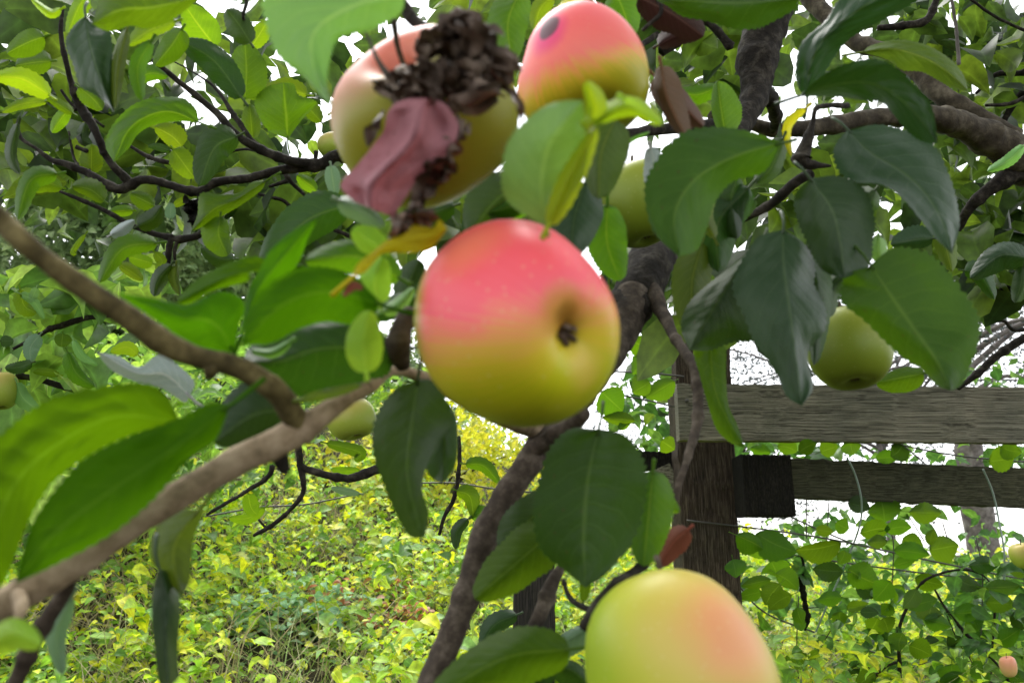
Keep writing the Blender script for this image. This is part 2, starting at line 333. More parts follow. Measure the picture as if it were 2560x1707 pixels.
# ---- ground cover on the bank
GC = mass_mat('ground_cover_leaf', [(0.0, (0.04, 0.10, 0.012)), (0.2, (0.10, 0.24, 0.018)), (0.36, (0.24, 0.42, 0.02)), (0.50, (0.52, 0.64, 0.02)), (0.62, (0.66, 0.64, 0.025)), (0.74, (0.16, 0.34, 0.08)), (0.86, (0.36, 0.52, 0.10)), (1.0, (0.50, 0.26, 0.06))], 0.35, 0.5, 1.3, 0.4)
def cover(n, y0, y1, hmax, smin, smax, xfun=0.70, power=1.0):
    pos = []; sz = []; k = 0
    while len(pos) < n:
        y = y0+(y1-y0)*random.random()**power; x = random.uniform(-xfun, xfun)*(y+0.3)
        c = noise.noise(Vector((x*2.2, y*2.2, 9)))
        if c < -0.08 and random.random() < 0.86: continue
        z0 = hgt(x, y); hh = hmax*(0.45+0.9*max(0, c+0.35)); sn = random.randint(4, 9)
        for j in range(sn):
            zz = z0+hh*random.random()
            pos.append((x+random.gauss(0, 0.035), y+random.gauss(0, 0.035), zz)); sz.append(random.uniform(smin, smax))
    return np.array(pos), np.array(sz)
p, s = cover(26000, 1.35, 4.2, 0.26, 0.016, 0.040)
p2, s2 = cover(16000, 3.6, 11.0, 0.38, 0.035, 0.085)
p3, s3 = cover(3500, 1.5, 5.0, 0.30, 0.05, 0.085)
p2 = np.concatenate([p2, p3]); s2 = np.concatenate([s2, s3])
tag(mass('ground_cover', np.concatenate([p, p2]), np.concatenate([s, s2]), GC, droop=0.3, spread=0.5, facing=np.array([0, -0.5, 0])), 'dense mat of small lime and yellow weed leaves on the bank', 'ground cover', kind='stuff')
sp = []; ss = []; SV = []; SF = []
for i in range(520):
    y = random.uniform(1.5, 5.0); x = random.uniform(-0.7, 0.7)*(y+0.3); z = hgt(x, y); h = random.uniform(0.16, 0.42); lx, ly = random.gauss(0, .25)*h, random.gauss(0, .25)*h; ls = random.uniform(.03, .062)
    for k in range(random.randint(7, 13)):
        t = 0.35+0.65*random.random(); sp.append((x+lx*t*t, y+ly*t*t, z+h*t)); ss.append(ls*(1.15-0.5*t))
sp = np.array(sp); ss = np.array(ss)
WEED = mass_mat('weed_leaf', [(0, (0.06, 0.17, 0.02)), (0.4, (0.20, 0.40, 0.03)), (0.75, (0.46, 0.62, 0.03)), (1, (0.64, 0.64, 0.04))], 0.4, 0.5, 0.8, 0.4)
tag(mass('weeds', sp, ss, WEED, droop=0.25, spread=0.4, facing=np.array([0, -0.4, 0])), 'taller leafy weed sprigs standing out of the ground cover', 'weeds', kind='stuff')
# dry stalks and grass blades
def strands(n, y0, y1, hh, wd, lean, xr=0.7):
    V = []; F = []; R = []
    for i in range(n):
        y = random.uniform(y0, y1); x = random.uniform(-xr, xr)*(y+0.3); z = hgt(x, y); h = hh*random.uniform(0.5, 1.3)
        a = random.uniform(0, 2*PI); lx, ly = math.cos(a)*lean*h, math.sin(a)*lean*h; b = random.uniform(0, PI); wx, wy = math.cos(b)*wd, math.sin(b)*wd
        o = len(V); r = random.random()
        for k in range(5):
            t = k/4; q = (x+lx*t*t, y+ly*t*t, z+h*(t-0.35*lean*t*t)); ww = (1-t*0.85)
            V += [(q[0]-wx*ww, q[1]-wy*ww, q[2]), (q[0]+wx*ww, q[1]+wy*ww, q[2])]; R += [r, r]
        for k in range(4): F.append([o+2*k, o+2*k+1, o+2*k+3, o+2*k+2])
    return V, F, R
v, f, r = strands(9000, 1.4, 6, 0.34, 0.0026, 1.0)
STR = mass_mat('stalks', [(0, (0.35, 0.28, 0.16)), (0.4, (0.42, 0.36, 0.2)), (0.6, (0.2, 0.3, 0.06)), (1, (0.12, 0.26, 0.05))], 0.2, 0.7)
tag(mesh_obj('grass', v, f, STR, rnd=r), 'thin straw and green grass stalks leaning among the weeds', 'grass', kind='stuff')

# ------------------------------------------------------------------ background trees and bushes
def blob_positions(cx, cy, cz, rx, ry, rz, nclump, per, cr):
    pts = []
    for i in range(nclump):
        while True:
            a = rng.uniform(-1, 1, 3)
            if 0.15 < np.dot(a, a) < 1: break
        c = np.array([cx+a[0]*rx, cy+a[1]*ry, cz+a[2]*rz])
        pts.append(c+rng.normal(0, cr, (per, 3))*np.array([1, 1, 0.7]))
    return np.concatenate(pts)
def tree(name, label, cat, x, y, z0, ch, rx, ry, rz, nclump, per, cr, size, mat, tr=0.09, group=None, lean=0.0, bark=None, twigs=9, droop=0.5):
    root = empty(name, (x, y, z0)); tag(root, label, cat, group)
    b = bark or BARK_D
    gs = [tube_geo([(x, y, z0-0.3), (x+lean*0.3, y, z0+ch*0.4), (x+lean*0.7, y, z0+ch*0.8), (x+lean, y, z0+ch+rz*0.5)], [tr, tr*0.85, tr*0.6, tr*0.25], 10, 5, 0.08, nf=8)]
    mesh_obj('trunk', *gs[0], b, root, origin=(x, y, z0))
    lg = []
    for i in range(twigs):
        a = 2*PI*i/twigs+random.random(); k = random.uniform(0.35, 0.95); zb = z0+ch*random.uniform(0.55, 1.0)
        e = (x+lean+math.cos(a)*rx*k, y+math.sin(a)*ry*k, z0+ch+rz*random.uniform(-0.5, 0.8))
        s0 = (x+lean*0.8, y, zb); md = ((s0[0]+e[0])/2+random.uniform(-.1, .1)*rx, (s0[1]+e[1])/2, (s0[2]+e[2])/2+0.15*rz)
        lg.append(tube_geo([s0, md, e], [tr*0.4, tr*0.25, tr*0.07], 6, 5, 0.05, nf=8))
    mesh_obj('branches', *merge(lg), b, root)
    pts = blob_positions(x+lean, y, z0+ch, rx, ry, rz, nclump, per, cr)
    c = mass('crown', pts, rng.uniform(0.7, 1.3, len(pts))*size, mat, root, droop=droop)
    return root
FAR = mass_mat('foliage_far_hazed', [(0, (0.07, 0.12, 0.045)), (0.5, (0.15, 0.23, 0.085)), (1, (0.28, 0.36, 0.15))], 0.45, 0.5, 0.6, 0.4)  # lighter green puts the distance haze into the leaf colour
FAR2 = mass_mat('foliage_far_grey_haze', [(0, (0.035, 0.04, 0.042)), (0.6, (0.06, 0.07, 0.068)), (1, (0.11, 0.13, 0.11))], 0.25, 0.6, 0.6, 0.3)  # greyed leaf colour carries the far haze and glare
BUSH = mass_mat('foliage_bush', [(0, (0.05, 0.12, 0.03)), (0.4, (0.11, 0.24, 0.03)), (0.75, (0.26, 0.42, 0.05)), (1, (0.36, 0.5, 0.16))], 0.5, 0.45, 1.5, 0.35)
# far trees
GREYB = rough_mat('bark_grey', [(0, (0.05, 0.045, 0.04)), (0.5, (0.16, 0.14, 0.13)), (1, (0.3, 0.28, 0.26))], 14, bump=0.6, dist=0.01)
tree('tree', 'pale green tree rising over the bank at the left edge', 'tree', -5.6, 10.5, 2.2, 2.7, 2.6, 1.5, 2.6, 430, 60, 0.26, 0.13, FAR, 0.13, 'trees beyond the bank')
tree('tree', 'loose pale tree behind the dark forked twigs on the left', 'tree', -2.6, 12.5, 2.3, 1.2, 2.4, 1.3, 1.6, 170, 60, 0.25, 0.12, FAR, 0.11, 'trees beyond the bank')
tree('tree', 'thin grey lacy tree against the white sky beyond the wooden rails', 'tree', 7.6, 16.0, 0.9, 4.2, 5.4, 2.0, 2.9, 330, 60, 0.34, 0.065, FAR2, 0.10, None, bark=GREYB, twigs=46)
tree('tree', 'hazy small tree seen under the lower rail of the fence', 'tree', 3.3, 13.5, 0.9, 1.9, 2.2, 1.2, 1.7, 130, 50, 0.25, 0.055, FAR2, 0.07, None, twigs=26)
# sturdy trunk beyond the fence
q0 = at(*P('J', 2110, 800), 8.5); q1 = at(*P('J', 1990, 60), 8.5); q2 = at(*P('G', 1960, 1200), 8.4)
bx = Vector((q0.x+0.05, q0.y, hgt(q0.x, q0.y)-0.2))
root = empty('tree', (bx.x, bx.y, bx.z+0.2)); tag(root, 'grey leaning trunk beyond the fence seen above and below its lower rail', 'tree')
mesh_obj('trunk', *tube_geo([bx, q0, q1, q2, q2+Vector((-0.5, 0.3, 1.3))], [0.2, 0.17, 0.14, 0.10, 0.07], 12, 6, 0.12, nf=9), GREYB, root)
lg = []
for i in range(14):
    s0 = q2+Vector((-0.25, 0.15, 0.65))*random.random()*1.5; e = s0+Vector((random.uniform(-1.6, 2.0), random.uniform(-1, 1), random.uniform(0.2, 1.3)))
    lg.append(tube_geo([s0, (s0+e)/2+Vector((0, 0, 0.15)), e], [0.04, 0.025, 0.008], 6, 5, 0.05, nf=8))
mesh_obj('branches', *merge(lg), GREYB, root)
pts = blob_positions(q2.x+0.2, q2.y+0.3, q2.z+1.3, 2.0, 1.5, 0.8, 50, 40, 0.22)
mass('crown', pts, rng.uniform(0.6, 1.2, len(pts))*0.07, FAR2, root)

# ------------------------------------------------------------------ leafy bushes on the bank, left
def bush(label, cx, cy, rx, ry, rz, nclump, per, size, mat, group=None, dz=0.0, cr=0.10, droop=0.6):
    z0 = hgt(cx, cy); root = empty('bush', (cx, cy, z0)); tag(root, label, 'bush', group)
    gs = []
    for i in range(9):
        a = 2*PI*i/9+random.random()*0.5; k = random.uniform(0.3, 0.85)
        e = (cx+math.cos(a)*rx*k, cy+math.sin(a)*ry*k, z0+dz+rz*random.uniform(0.9, 1.7))
        gs.append(tube_geo([(cx, cy, z0-0.05), (cx+math.cos(a)*rx*k*0.35, cy+math.sin(a)*ry*k*0.35, z0+rz*0.7), e], [0.012, 0.008, 0.003], 6, 5, 0.05))
    mesh_obj('stems', *merge(gs), BARK_D, root)
    pts = blob_positions(cx, cy, z0+dz+rz, rx, ry, rz, nclump, per, cr)
    mass('foliage', pts, rng.uniform(0.7, 1.3, len(pts))*size, mat, root, droop=droop)
bush('tall lime green bush on the bank beneath the long bare branch at the left edge', -1.75, 3.1, 0.85, 0.5, 0.42, 95, 13, 0.075, BUSH, 'leafy bushes on the bank', 0.15, 0.10)
bush('broad pale bush on the bank top behind the hanging dark leaf pair', -2.2, 5.6, 1.6, 0.7, 0.42, 110, 18, 0.085, BUSH, 'leafy bushes on the bank', 0.0, 0.14)
YEL = mass_mat('foliage_yellow', [(0, (0.20, 0.24, 0.02)), (0.5, (0.42, 0.46, 0.03)), (1, (0.55, 0.48, 0.03))], 0.4, 0.5, 1.5, 0.3)
bush('yellow leaved bush glowing on the bank just below the middle apple', -0.45, 4.9, 0.75, 0.5, 0.33, 95, 16, 0.055, YEL, 'leafy bushes on the bank', 0.0, 0.10)
MINT = mass_mat('foliage_mint', [(0, (0.10, 0.24, 0.10)), (0.6, (0.2, 0.38, 0.18)), (1, (0.3, 0.46, 0.26))], 0.3, 0.5, 1.5, 0.3)
bush('low mint green herb clump on the bank left of the long diagonal bough', -0.72, 2.75, 0.22, 0.2, 0.09, 40, 10, 0.035, MINT, None, 0.0, 0.06, 0.2)
RUST = mass_mat('foliage_rust', [(0, (0.10, 0.05, 0.02)), (0.5, (0.35, 0.16, 0.05)), (1, (0.5, 0.22, 0.14))], 0.3, 0.5, 2.5, 0.2)
for lb, px, py, d in [('small rust and orange weed beside the black twig tip on the bank', 1010, 1400, 2.9), ('orange tinged dry weed low on the bank near the bottom edge', 985, 1500, 2.5),
                      ('brown withered weed clump on the bank left of the mint herbs', 840, 1490, 2.7), ('yellowing weed sprig on the bank in the bottom left corner', 130, 1660, 2.35)]:
    q = at(px, py, d); z0 = hgt(q.x, q.y); rt = empty('weed', (q.x, q.y, z0)); tag(rt, lb, 'weed')
    gs = [tube_geo([(q.x, q.y, z0-0.02), (q.x+random.gauss(0, .03), q.y, z0+0.08), (q.x+random.gauss(0, .06), q.y, z0+0.17)], [0.003, 0.002, 0.001], 5, 4, 0) for _ in range(5)]
    mesh_obj('stems', *merge(gs), BARK_D, rt)
    pts = blob_positions(q.x, q.y, z0+0.13, 0.11, 0.08, 0.06, 14, 7, 0.03); mass('foliage', pts, rng.uniform(0.7, 1.3, len(pts))*0.034, RUST if 'yellowing' not in lb else YEL, rt, droop=0.2)

# ------------------------------------------------------------------ fence: weathered boards on posts with wire
def wood_mat(name, dark, mid, lite, axis, contrast=1.0, gx=7.0):
    m, t, o = newmat(name); L = t.links.new
    tc = nd(t, 'ShaderNodeTexCoord'); mp = nd(t, 'ShaderNodeMapping')
    mp.inputs['Scale'].default_value = (gx, 320, 320) if axis == 'x' else (320, 320, gx); L(tc.outputs['Object'], mp.inputs[0])
    wv = nd(t, 'ShaderNodeTexNoise'); wv.inputs['Scale'].default_value = 5; wv.inputs['Detail'].default_value = 3; L(tc.outputs['Object'], wv.inputs['Vector'])
    ad = nd(t, 'ShaderNodeVectorMath', operation='MULTIPLY_ADD'); L(wv.outputs['Color'], ad.inputs[0]); ad.inputs[1].default_value = (0, 4, 4) if axis == 'x' else (4, 4, 0); L(mp.outputs[0], ad.inputs[2])
    nz = nd(t, 'ShaderNodeTexNoise'); nz.inputs['Scale'].default_value = 1.0; nz.inputs['Detail'].default_value = 6; nz.inputs['Roughness'].default_value = 0.6; L(ad.outputs[0], nz.inputs['Vector'])
    mr = nd(t, 'ShaderNodeMapRange'); L(nz.outputs[0], mr.inputs[0]); mr.inputs[1].default_value = 0.5-0.14/contrast; mr.inputs[2].default_value = 0.5+0.14/contrast
    r = ramp(t, [(0, dark), (0.45, mid), (1, lite)]); L(mr.outputs[0], r.inputs[0])
    n3 = nd(t, 'ShaderNodeTexNoise'); n3.inputs['Scale'].default_value = 9; n3.inputs['Detail'].default_value = 5; L(tc.outputs['Object'], n3.inputs['Vector'])
    mx = nd(t, 'ShaderNodeMix', data_type='RGBA'); mx.blend_type = 'MULTIPLY'; mx.inputs[0].default_value = 0.6; L(r.outputs[0], mx.inputs[6])
    r3 = ramp(t, [(0.3, (0.5, 0.55, 0.5)), (0.7, (1.15, 1.1, 1.0))]); L(n3.outputs[0], r3.inputs[0]); L(r3.outputs[0], mx.inputs[7])
    b = nd(t, 'ShaderNodeBump'); b.inputs['Strength'].default_value = 0.9; b.inputs['Distance'].default_value = 0.003; L(mr.outputs[0], b.inputs['Height'])
    pr = nd(t, 'ShaderNodeBsdfPrincipled'); pr.inputs['Roughness'].default_value = 0.85; pr.inputs['Specular IOR Level'].default_value = 0.2
    L(mx.outputs[2], pr.inputs['Base Color']); L(b.outputs[0], pr.inputs['Normal']); L(pr.outputs[0], o.inputs[0])
    return m
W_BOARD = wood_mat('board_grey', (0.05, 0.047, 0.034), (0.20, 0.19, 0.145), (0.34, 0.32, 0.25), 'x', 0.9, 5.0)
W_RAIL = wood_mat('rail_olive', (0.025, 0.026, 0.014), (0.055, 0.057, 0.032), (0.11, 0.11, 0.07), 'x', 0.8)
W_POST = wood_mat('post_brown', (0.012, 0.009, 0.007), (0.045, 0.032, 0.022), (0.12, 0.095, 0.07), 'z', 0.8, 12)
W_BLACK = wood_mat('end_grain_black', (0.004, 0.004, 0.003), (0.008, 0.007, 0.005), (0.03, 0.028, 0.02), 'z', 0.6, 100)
W_STAKE = wood_mat('stake_dark', (0.01, 0.009, 0.01), (0.03, 0.026, 0.026), (0.065, 0.055, 0.05), 'z', 0.8, 12)
WIRE, tW, oW = newmat('wire'); pw = nd(tW, 'ShaderNodeBsdfPrincipled'); pw.inputs['Base Color'].default_value = (0.09, 0.085, 0.08, 1); pw.inputs['Metallic'].default_value = 0.6; pw.inputs['Roughness'].default_value = 0.5; tW.links.new(pw.outputs[0], oW.inputs[0])
TWINE, tW, oW = newmat('nylon_line'); pw = nd(tW, 'ShaderNodeBsdfPrincipled'); pw.inputs['Base Color'].default_value = (0.25, 0.33, 0.28, 1); pw.inputs['Roughness'].default_value = 0.3; pw.inputs['Transmission Weight'].default_value = 0.15; tW.links.new(pw.outputs[0], oW.inputs[0])
def beam(p0, p1, h, dep, seed=0, n=40, jag=0.0012, up=Vector((0, 0, 1))):
    """board from p0 to p1 (centre line), height h (m), depth dep, slightly wavy worn edges"""
    p0 = Vector(p0); p1 = Vector(p1); ax = (p1-p0).normalized(); sd = ax.cross(up).normalized(); u = sd.cross(ax).normalized()
    V = []; F = []
    ring = [(-1, -0.93), (-0.93, -1), (0.93, -1), (1, -0.93), (1, 0.93), (0.93, 1), (-0.93, 1), (-1, 0.93)]
    for i in range(n+1):
        c = p0+(p1-p0)*(i/n)
        for (a, b) in ring:
            j = jag*(noise.noise(Vector((i*0.55+seed, a*3, b*3)))+0.5*noise.noise(Vector((i*2.1+seed, a*5, b*5))))
            V.append(c+sd*(a*dep/2+j)+u*(b*h/2+j))
    for i in range(n):
        for s in range(8):
            a = i*8+s; b = i*8+(s+1) % 8; F.append([a, b, b+8, a+8])
    F.append(list(range(7, -1, -1))); F.append([n*8+s for s in range(8)])
    return np.array(V), F
def flat(name, geo, mat, parent):
    o = mesh_obj(name, *geo, mat, parent, smooth=False); return o
bp = at(1763, 1110, 2.1); fence = empty('wooden_fence', (bp.x, bp.y+0.06, hgt(bp.x, bp.y))); tag(fence, 'weathered wooden fence with a grey top board, dark post, lower rail and rusty wires', 'fence')
# top board
a0 = at(*P('G', 83, 1258), 2.0); a1 = at(*P('G', 2352+700, 1285), 2.03)
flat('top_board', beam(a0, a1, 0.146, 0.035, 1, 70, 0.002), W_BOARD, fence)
for (x, y) in [(150, 1180), (150, 1345), (330, 1175), (330, 1350)]:
    q = at(*P('G', x, y), 1.985); mesh_obj('nail', *tube_geo([q-Vector((0, 0.004, 0)), q+Vector((0, 0.003, 0)), q+Vector((0, 0.012, 0))], [0.0042, 0.0045, 0.002], 10, 3, 0), WIRE, fence)
# post behind it
pt = at(*P('G', 320, 560), 2.10); pb = at(*P('J', 275, 1568+700), 2.10)
top = Vector((pt.x, bp.y+0.10, pt.z)); bot = Vector((pt.x-0.035, bp.y+0.10, hgt(bp.x, bp.y)-0.3))
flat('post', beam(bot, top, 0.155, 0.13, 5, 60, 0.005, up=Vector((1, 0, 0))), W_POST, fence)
# lower rail, end block and the piece left of the post
def rail(name, fr, xa, ya, xb, yb, d0, d1, h, dep, mat, seed=3):
    return flat(name, beam(at(*P(fr, xa, ya), d0), at(*P(fr, xb, yb), d1), h, dep, seed, 60, 0.003), mat, fence)
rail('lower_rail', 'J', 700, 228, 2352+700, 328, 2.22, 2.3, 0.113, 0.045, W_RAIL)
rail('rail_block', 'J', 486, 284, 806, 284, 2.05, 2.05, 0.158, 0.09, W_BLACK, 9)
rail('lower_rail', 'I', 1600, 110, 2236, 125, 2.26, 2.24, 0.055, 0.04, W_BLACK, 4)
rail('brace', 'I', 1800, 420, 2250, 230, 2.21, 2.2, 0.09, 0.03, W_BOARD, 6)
# wires
def wire(name, pts, r, mat, parent, d=2.16):
    ps = [at(*P(fr, x, y), dd) for (fr, x, y, dd) in pts]
    return mesh_obj(name, *tube_geo(ps, [r]*len(ps), 6, 8, 0), mat, parent)
for w_ in [
    [('J', 150, 505, 2.03), ('J', 700, 570, 2.08), ('J', 1150, 640, 2.1), ('J', 1700, 760, 2.12), ('J', 2352, 890, 2.15), ('J', 3000, 1010, 2.15)],
    [('J', 450, 655, 2.16), ('J', 900, 740, 2.16), ('J', 1700, 850, 2.18), ('J', 2352, 915, 2.2)],
    [('J', 440, 870, 2.16), ('J', 650, 1100, 2.16), ('J', 1000, 1240, 2.16), ('J', 1500, 1410, 2.18)],
    [('J', 1400, -20, 2.3), ('J', 1900, 80, 2.3), ('J', 2500, 135, 2.3)],
    [('J', 1500, -40, 2.4), ('J', 1720, 150, 2.4), ('J', 1900, 330, 2.4)],
    [('J', 780, 460, 2.16), ('J', 1000, 560, 2.16), ('J', 1250, 665, 2.16)],
    [('E', 1500, 950, 2.1), ('E', 1800, 985, 2.1), ('E', 2080, 1000, 2.1), ('E', 2300, 1022, 2.1)],
    [('E', 1500, 1050, 2.1), ('E', 1720, 1110, 2.1), ('E', 2000, 1165, 2.1), ('E', 2262, 1225, 2.1)],
    [('H', 1340, 480, 2.2), ('H', 1700, 420, 2.2), ('H', 2000, 400, 2.2), ('H', 2352, 330, 2.2)],
    [('I', 580, 262, 2.2), ('I', 800, 262, 2.2), ('I', 1100, 305, 2.2), ('I', 1300, 320, 2.2)]]:
    wire('wire', w_, 0.0024, WIRE, fence)
for w_ in [[(930, 370), (930, 620)], [(1078, 380), (1062, 650)], [(880, 1000), (868, 1300), (880, 1568)], [(1550, 20), (1545, 150)], [(1480, 560), (1500, 700), (1480, 1100)], [(1820, 520), (1850, 620)], [(2040, 620), (2080, 860), (2070, 1300)], [(1600, 480), (1700, 640)]]:
    wire('mesh_wire', [('J', x, y, 2.17) for x, y in w_], 0.0016, WIRE, fence)
for lb, pts in [('pale nylon line looped over the lower rail near its dark end', [(1195, 95, 2.14), (1250, 210, 2.14), (1290, 380, 2.13), (1275, 550, 2.13), (1180, 800, 2.12), (1040, 1120, 2.12), (930, 1400, 2.12), (880, 1640, 2.12)]),
                ('pale nylon line hanging down at the right edge past the wires', [(2085, 170, 2.17), (2150, 330, 2.17), (2190, 520, 2.15), (2225, 760, 2.12), (2200, 1100, 2.12), (2120, 1380, 2.12), (2040, 1640, 2.12)])]:
    ps = [at(*P('J', x, y), d) for x, y, d in pts]; ps = ps
    o = mesh_obj('nylon_line', *tube_geo(ps, [0.0026]*len(ps), 8, 8, 0), TWINE, None, origin=ps[0]); tag(o, lb, 'line', 'nylon lines on the fence')
# stake at lower centre
sp = at(*P('I', 1320, 600), 1.9); sb = Vector((sp.x, sp.y, hgt(sp.x, sp.y)))
st = empty('fence_post', sb); tag(st, 'short dark wooden post with two thin steel wires low in the centre behind the twigs', 'post')
flat('post_body', beam(sb-Vector((0.01, 0, 0.2)), sp, 0.098, 0.09, 11, 30, 0.003, up=Vector((1, 0, 0))), W_STAKE, st)
for (x0, y0, x1, y1) in [(1335, 600, 1325, 1050), (1430, 900, 1415, 1290)]:
    mesh_obj('steel_wire', *tube_geo([at(*P('I', x0, y0), 1.84), at(*P('I', (x0+x1)/2, (y0+y1)/2), 1.84), at(*P('I', x1, y1), 1.84)], [0.0028]*3, 6, 4, 0), TWINE, st)
mesh_obj('wire_clip', *tube_geo([at(*P('I', x, y), 1.84) for x, y in [(1262, 640), (1300, 618), (1345, 596), (1372, 590)]], [0.002, 0.004, 0.006, 0.004], 8, 4, 0), LM['pale'], st)

# ------------------------------------------------------------------ traced leaves
def prof(t, pw=0.46):
    return (math.sin(PI*min(1, t**0.86)))**pw*(1-0.10*t) if 0 < t < 1 else 0.0
def leaf(parent, fr, mid, wl, wr, d, mat, zl=0.0, zr=0.0, arch=0.0, name='leaf', nu=30, nv=5, teeth=0.035, petiole=0.12, wav=0.05, pmat=None, pr=None, pw=0.46):
    """mid: outline-plane midrib points base -> tip in a traced frame; d: (base, tip) distance in m; wl/wr half widths; zl/zr edge offsets in m"""
    s = FR[fr][2]; m2 = [P(fr, *q) for q in mid]
    if len(m2) == 2: m2 = [m2[0], ((m2[0][0]+m2[1][0])/2+0.0, (m2[0][1]+m2[1][1])/2), m2[1]]
    c = catmull([(x, y) for x, y in m2], nu); tg = np.gradient(c, axis=0); tg /= np.linalg.norm(tg, axis=1)[:, None]+1e-9
    if not isinstance(d, tuple): d = (d, d)
    dm = (d[0]+d[1])/2; unit = dm/FPX
    Lm = np.linalg.norm(np.diff(c, axis=0), axis=1).sum()*unit
    sd = random.random()*100; V = []; UV = []
    for i in range(nu):
        t = i/(nu-1); k = prof(t, pw); nrm = np.array([tg[i][1], -tg[i][0]])
        dd = d[0]+(d[1]-d[0])*t+arch*math.sin(PI*t)
        for j in range(-nv, nv+1):
            v = j/nv; side = -v if v < 0 else v; wpx = (wl if v < 0 else wr)*s*1.08; z = zl if v < 0 else zr
            kk = k*(1+(teeth*(1 if i % 2 else -1) if side == 1 else 0)+0.07*noise.noise(Vector((t*5+sd, 2 if v < 0 else 7, 0)))*side)
            off = -v*wpx*kk                                             # left-hand side positive
            x = c[i][0]+nrm[0]*off; y = c[i][1]+nrm[1]*off
            # cupping, ripples and quilting give the blade real relief
            dz = z*0.55*side**1.3*min(1, k*1.4)+0.03*Lm*(side**2)+wav*0.8*Lm*noise.noise(Vector((t*4+sd, v*1.6, 3)))*(0.3+side)
            dz += 0.006*Lm*math.sin(2*PI*(t*9-side*2.2))*(1-side*0.5)
            V.append(at(x, y, max(0.06, dd+dz))); UV.append((t, 0.5+0.5*v))
    w2 = 2*nv+1; F = []
    for i in range(nu-1):
        for j in range(w2-1):
            a = i*w2+j; F.append([a, a+1, a+1+w2, a+w2])
    if petiole > 0:
        pts = [at(c[0][0]-tg[0][0]*q*petiole*Lm/unit, c[0][1]-tg[0][1]*q*petiole*Lm/unit, d[0]) for q in (-0.3, 0.4, 1.0)]
        r0 = 0.0009 if pr is None else pr
        pv, pf = tube_geo(pts, [r0*0.8, r0, r0*1.2], 6, 3, 0)
        o = len(V); V = list(V)+[Vector(q) for q in pv]; UV += [(0.2, 0.5)]*len(pv); F += [[i+o for i in q] for q in pf]
    return mesh_obj(name, [tuple(q) for q in V], F, LM[mat], parent, origin=V[nv], uvs=UV)
def branch(parent, pts, mat, name='branch', rough=0.09, sides=14, nf=70, per=12, knots=0.8):
    """pts: (frame, x, y, radius in frame units, distance)"""
    ps = [at(*P(f, x, y), d) for f, x, y, r, d in pts]; rs = [r*FR[f][2]*d/FPX for f, x, y, r, d in pts]
    return mesh_obj(name, *tube_geo(ps, rs, sides, per, rough, nf=nf, knots=knots), mat, parent, origin=ps[0])

# ------------------------------------------------------------------ creeper on the fence wires
vq = at(*P('J', 1530, 1568+300), 2.0); vine = empty('creeper', (vq.x, vq.y, hgt(vq.x, vq.y))); tag(vine, 'green creeper with toothed leaves climbing the fence wires at lower right', 'creeper')
for pts in [[(1530, 2200, 12), (1540, 1500, 12), (1530, 1250, 11), (1600, 1050, 9), (1700, 900, 8), (1900, 830, 7), (2060, 850, 6), (2150, 930, 4)],
            [(2300, 1620, 12), (2130, 1400, 12), (1960, 1230, 11), (1840, 1080, 9), (1770, 960, 7)],
            [(1320, 1600, 10), (1420, 1480, 9), (1520, 1430, 8)], [(2140, 2200, 10), (2135, 1500, 10), (2160, 1100, 8), (2150, 1000, 5)],
            [(1950, 1300, 4), (2020, 1450, 4), (2100, 1600, 4)], [(1130, 1150, 3), (1030, 1330, 3), (960, 1500, 3)], [(1660, 1450, 3), (1820, 1410, 3), (2000, 1425, 3)],
            [(1850, 1130, 4), (1900, 1250, 4)]]:
    branch(vine, [('J', x, y, r, 2.05) for x, y, r in pts], BARK_D, 'stem', 0.1, 8)
